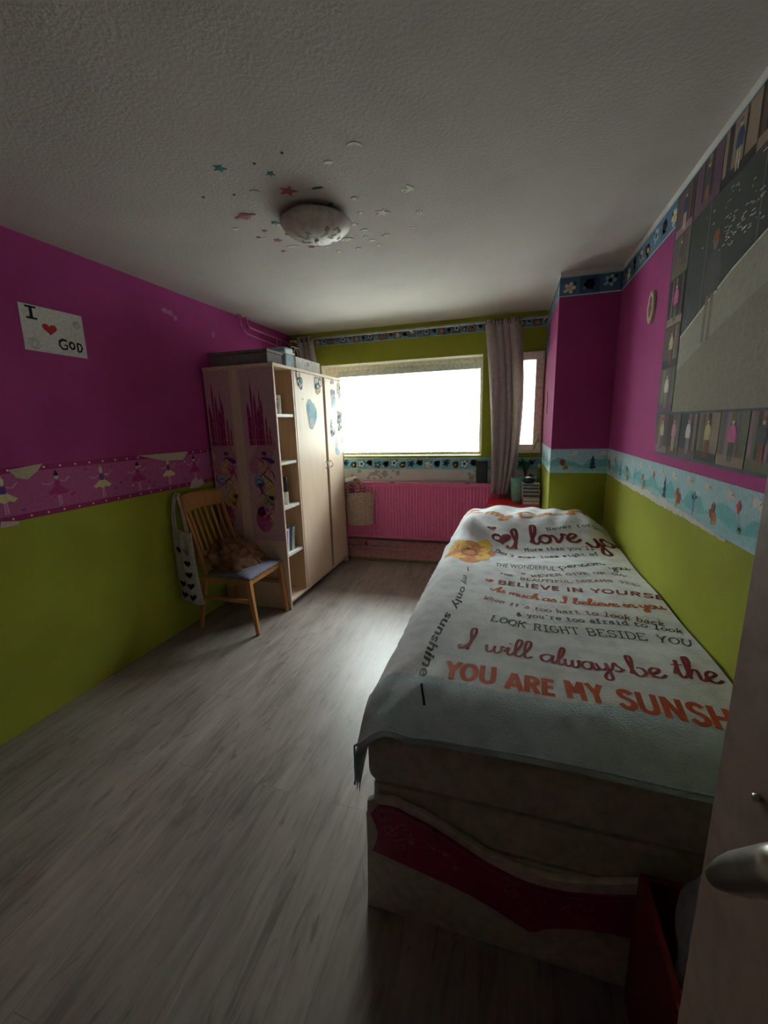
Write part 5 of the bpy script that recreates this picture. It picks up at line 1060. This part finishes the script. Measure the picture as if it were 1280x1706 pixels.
# ------------------------------------------------------------------ ceiling lamp and stickers
LC = (1.445, 2.065)
lp = empty('ceiling_lamp', (LC[0], LC[1], H), 'round milky glass ceiling lamp with a leaf pattern in the middle of the stickers', 'ceiling lamp')
LG = mat('milky_lamp_glass', (.68, .63, .56), rough=.45, spec=.4)
pmesh('glass_shade', lambda b: b.lathe((LC[0], LC[1], H), [(.02, -.098), (.06, -.096), (.10, -.087), (.135, -.070), (.160, -.048), (.172, -.028), (.166, -.024), (.02, -.040)], 48, LG), lp, LG)
pmesh('base_plate', lambda b: b.lathe((LC[0], LC[1], H), [(.13, -.030), (.135, -.026), (.135, -.001), (.02, -.001)], 36, WHITE), lp, WHITE)
pmesh('centre_knob', lambda b: b.lathe((LC[0], LC[1], H), [(.006, -.110), (.010, -.108), (.011, -.100), (.006, -.096)], 14, CHROME), lp, CHROME)
def leaves(b):
    prof = [(.0, .098), (.06, .096), (.10, .087), (.135, .070), (.160, .048), (.172, .028)]
    def zz(r):
        for i in range(5):
            if r <= prof[i+1][0]: q = (r-prof[i][0])/(prof[i+1][0]-prof[i][0]); return prof[i][1]*(1-q)+prof[i+1][1]*q
        return .028
    def surf(a, c, o): r = math.hypot(a, c); return (LC[0]+a, LC[1]+c, H-zz(r)-o-.001)
    k = Ink(b, surf, .0006); rr = random.Random(2)
    for i in range(26):
        t = rr.uniform(0, 2*PI); r = rr.uniform(.02, .125); k.ell(r*math.cos(t), r*math.sin(t), .016, .008, LEAFM, 9, rot=rr.uniform(0, PI), lift=i*.00002)
    b.flat = True
pmesh('leaf_pattern', leaves, lp, LEAFM)
GLOW = ink('phosphor_green', .84, .88, .72); GCREAM = ink('sticker_cream', .95, .92, .82); GPINK = ink('sticker_pink', .95, .76, .72); GRED = ink('sticker_red', .40, .13, .14); GTEAL = ink('sticker_teal', .06, .22, .20)
gs = 'stickers on the ceiling around the lamp'
def stick(kind, xy, r, m, label, rot=0.0, cat='ceiling sticker'):
    x, y = xy; b = MB(); P = lambda poly, mm=m, l=0: b.prism(poly, lambda a, c, t: on_ceil(a, c, .0003+l+t), .0022, mm)
    R = lambda pts: [(x+r*(a*math.cos(rot)-c*math.sin(rot)), y+r*(a*math.sin(rot)+c*math.cos(rot))) for a, c in pts]
    k = Ink(b, on_ceil, .0034)
    if kind == 'star': P(star_pts(x, y, r, rot=PI/2+rot))
    elif kind == 'dot': P([(x+r*math.cos(i*PI/6), y+r*math.sin(i*PI/6)) for i in range(12)])
    elif kind in ('oval', 'face'):
        P(R([(math.cos(i*PI/12), .62*math.sin(i*PI/12)) for i in range(24)])); 
        k.stroke(R([(.85*math.cos(i*PI/12), .5*math.sin(i*PI/12)) for i in range(25)]), r*.06, I_GREY)
        if kind == 'face': k.ell(x-r*.3, y+r*.1, r*.07, r*.09, I_DGREY, 8); k.ell(x+r*.3, y+r*.1, r*.07, r*.09, I_DGREY, 8); k.stroke(R([(-.3, -.15), (0, -.3), (.3, -.15)]), r*.06, I_DGREY)
    elif kind == 'moon':
        o = [(math.cos(t*PI/10+.5*PI), math.sin(t*PI/10+.5*PI)) for t in range(11)]; i_ = [(.0-.55*math.cos(t*PI/10-.5*PI)+.02, math.sin(t*PI/10-.5*PI)) for t in range(1, 10)]; P(R([(a, c) for a, c in o]+[(a, c) for a, c in i_]))
        k.stroke(R([(-.75, .1), (-.7, -.2)]), r*.06, I_GREY)
    elif kind == 'planet':
        P(R([(.55*math.cos(i*PI/10), .55*math.sin(i*PI/10)) for i in range(20)])); P(R([(1.1*math.cos(i*PI/10), .22*math.sin(i*PI/10)) for i in range(20)]), m, .0005)
        k.stroke(R([(.9*math.cos(i*PI/10), .14*math.sin(i*PI/10)) for i in range(21)]), r*.06, I_GREY)
    elif kind == 'rocket':
        P(R([(0, 1), (.3, .6), (.3, 0), (.62, -.45), (.3, -.4), (.2, -.9), (-.2, -.9), (-.3, -.4), (-.62, -.45), (-.3, 0), (-.3, .6)]))
        for q in (.45, .0, -.45): k.ell(x-r*q*math.sin(rot), y+r*q*math.cos(rot), r*.15, r*.15, I_GREY, 10)
    elif kind == 'square': P(R([(-.7, -.6), (.7, -.7), (.75, .6), (-.65, .7)])); k.stroke(R([(-.4, -.3), (.4, -.35), (.4, .3), (-.4, .35), (-.4, -.3)]), r*.09, I_GREY)
    elif kind == 'comet':
        for i in range(4): a0 = -.35+.28*i; P(R([(-.2+.28*i, .9-.1*i), (.1+.28*i, .85-.18*i), (.30+.1*i, .1-.1*i), (.05, -1), (.0+.14*i, .0)]), m, i*.0004)
        P(R([(-.9, .3), (-.7, .75), (-.3, .95), (-.1, .5), (-.35, .0), (-.75, -.1)])); k.ell(x-r*.5, y+r*.4, r*.12, r*.14, I_DGREY, 8)
    elif kind == 'bar': P(R([(-1, -.18), (-.5, -.30), (.6, -.2), (1, .12), (.5, .26), (-.6, .2)])); k.stroke(R([(-.7, -.05), (.6, .03)]), r*.06, I_GREY)
    o = b.build('ceiling_sticker', m); tag(o, label, cat, gs); return o
stick('star', (1.270, 1.587), 0.0280, GTEAL, 'large dark teal star sticker, leftmost star on the ceiling', 0.2)
stick('star', (1.434, 1.684), 0.0193, GTEAL, 'small dark teal star sticker, up and left of the ceiling lamp', 0.4)
stick('dot', (1.543, 1.585), 0.0059, I_DGREEN, 'dark dot sticker, topmost dot above the teal stars', 0)
stick('dot', (1.412, 1.606), 0.0059, I_DGREEN, 'dark dot sticker between the two teal stars', 0)
stick('dot', (1.206, 1.763), 0.0054, I_DGREEN, 'tiny dark dot sticker below the large teal star', 0)
stick('dot', (1.071, 1.734), 0.0059, I_DGREEN, 'tiny dark dot sticker at the far left of the sticker cluster', 0)
stick('bar', (1.305, 1.770), 0.0218, GLOW, 'faded pale green rocket-like sticker left of the maroon star', 0.4)
stick('star', (1.436, 1.817), 0.0421, GRED, 'large dull red star sticker just above the ceiling lamp', 0.1)
stick('bar', (1.563, 1.839), 0.0250, GTEAL, 'grey-green bar sticker above the ceiling lamp', 0)
stick('moon', (1.803, 1.645), 0.0310, GLOW, 'pale green crescent sticker, topmost of all ceiling stickers', 1.9)
stick('oval', (1.679, 1.694), 0.0198, GLOW, 'pale green oval outline sticker above the lamp', 0.1)
stick('dot', (1.634, 1.804), 0.0052, GCREAM, 'tiny cream dot sticker above the lamp', 0)
stick('comet', (1.923, 1.971), 0.0315, GLOW, 'pale green comet sticker with flowing tail, right of the lamp', 0)
stick('square', (1.680, 1.968), 0.0164, GLOW, 'small pale green square sticker right above the small stars', -0.3)
stick('star', (1.663, 2.098), 0.0171, GCREAM, 'small cream star sticker between the square and the big pink star', 0)
stick('star', (1.761, 2.131), 0.0374, GPINK, 'big pale pink star sticker right of the lamp', -0.1)
stick('rocket', (1.928, 2.194), 0.0270, GPINK, 'pale rocket sticker standing upright, rightmost of the ceiling stickers', 0)
stick('star', (1.594, 2.194), 0.0212, GPINK, 'cream pink star sticker touching the right side of the lamp', 0)
stick('oval', (1.620, 2.274), 0.0205, GCREAM, 'cream oval sticker just right of the lamp', 0)
stick('face', (1.494, 2.343), 0.0353, GCREAM, 'large white oval smiling sticker below right of the lamp', 0)
stick('star', (1.602, 2.345), 0.0141, GPINK, 'tiny pink star sticker between two white ovals', 0)
stick('oval', (1.620, 2.403), 0.0218, GCREAM, 'cream oval sticker right of the smiling oval', 0)
stick('planet', (1.709, 2.367), 0.0247, GLOW, 'small pale green ringed planet sticker right of the ovals', -0.2)
stick('star', (1.637, 2.468), 0.0165, GPINK, 'tiny pink star sticker, lower right of the white ovals', 0)
stick('star', (1.514, 2.472), 0.0165, GPINK, 'tiny pink star sticker below the smiling oval, nearer the window', 0)
stick('star', (1.396, 2.471), 0.0173, GCREAM, 'tiny cream star sticker, lowest right under the lamp', 0)
stick('rocket', (1.869, 2.339), 0.0258, GPINK, 'slanted pinkish rocket sticker under the upright rocket', -1.1)
stick('planet', (1.138, 1.939), 0.0527, GRED, 'large dull red ringed planet sticker left of the lamp', 0)
stick('face', (1.018, 2.032), 0.0181, GCREAM, 'small round cream face sticker under the red planet', 0)
stick('star', (1.141, 2.100), 0.0148, GRED, 'small red star sticker below left of the lamp', 0)
stick('star', (1.236, 2.046), 0.0230, GTEAL, 'teal star sticker partly behind the left side of the lamp', 0.2)
stick('star', (1.070, 2.155), 0.0136, GRED, 'tiny red star sticker, leftmost of the lower red stars', 0.2)
stick('dot', (1.096, 2.172), 0.0064, GCREAM, 'tiny cream dot sticker among the lower red stars', 0)
stick('star', (1.145, 2.222), 0.0247, GRED, 'medium red star sticker below the lamp on the left', 0.1)
stick('star', (1.229, 2.177), 0.0153, GRED, 'small dark red star sticker at the lower left edge of the lamp', 0)
stick('bar', (1.182, 2.318), 0.0329, GCREAM, 'tan comet bar sticker under the lamp', 0.1)
stick('star', (1.101, 2.357), 0.0148, GRED, 'tiny red star sticker, lowest left under the lamp', 0)
stick('star', (1.273, 2.366), 0.0183, GRED, 'small red star sticker straight below the lamp', 0)
stick('dot', (1.357, 2.399), 0.0089, GCREAM, 'faint cream dot sticker below the lamp on the right', 0)
stick('square', (1.562, 1.979), 0.0153, GTEAL, 'dark green square sticker peeking out above the lamp rim', 0.2)

# ------------------------------------------------------------------ outside: pale street building opposite
ex = empty('apartment_building', (3, 12, -3), 'pale building across the street, blown out by daylight behind the window', 'building')
EXW = mat('white_render', (.75, .75, .73), rough=.9, var=.02)
pmesh('wall', lambda b: b.box((-20, 12, -3.2), (26, 12.4, 4.6)), ex, EXW)  # distance and height shaped to block low sky light from the room
pmesh('roof_edge', lambda b: b.box((-20.2, 11.7, 4.6), (26.2, 12.6, 4.9)), ex, EXW)
for x in (-9, -4.5, 0, 4.5, 8.2):
    for z in (-1.6, 1.2):
        w_ = pmesh('window', lambda b: b.box((x, 11.96, z), (x+1.6, 11.999, z+1.3)), ex, WHITE); pmesh('pane', lambda b: b.box((x+.1, 11.93, z+.1), (x+1.5, 11.958, z+1.2)), w_, I_GREY)
        pmesh('shutter', lambda b: [b.box((x+1.65, 11.93, z+i*.13), (x+2.2, 11.99, z+i*.13+.09)) for i in range(10)], ex, I_LSKY)
b = MB(); b.box((-40, D+.6, -3.4), (45, 60, -3.2)); struct('ground', b, mat('pale_paving', (.55, .54, .52), rough=.9))
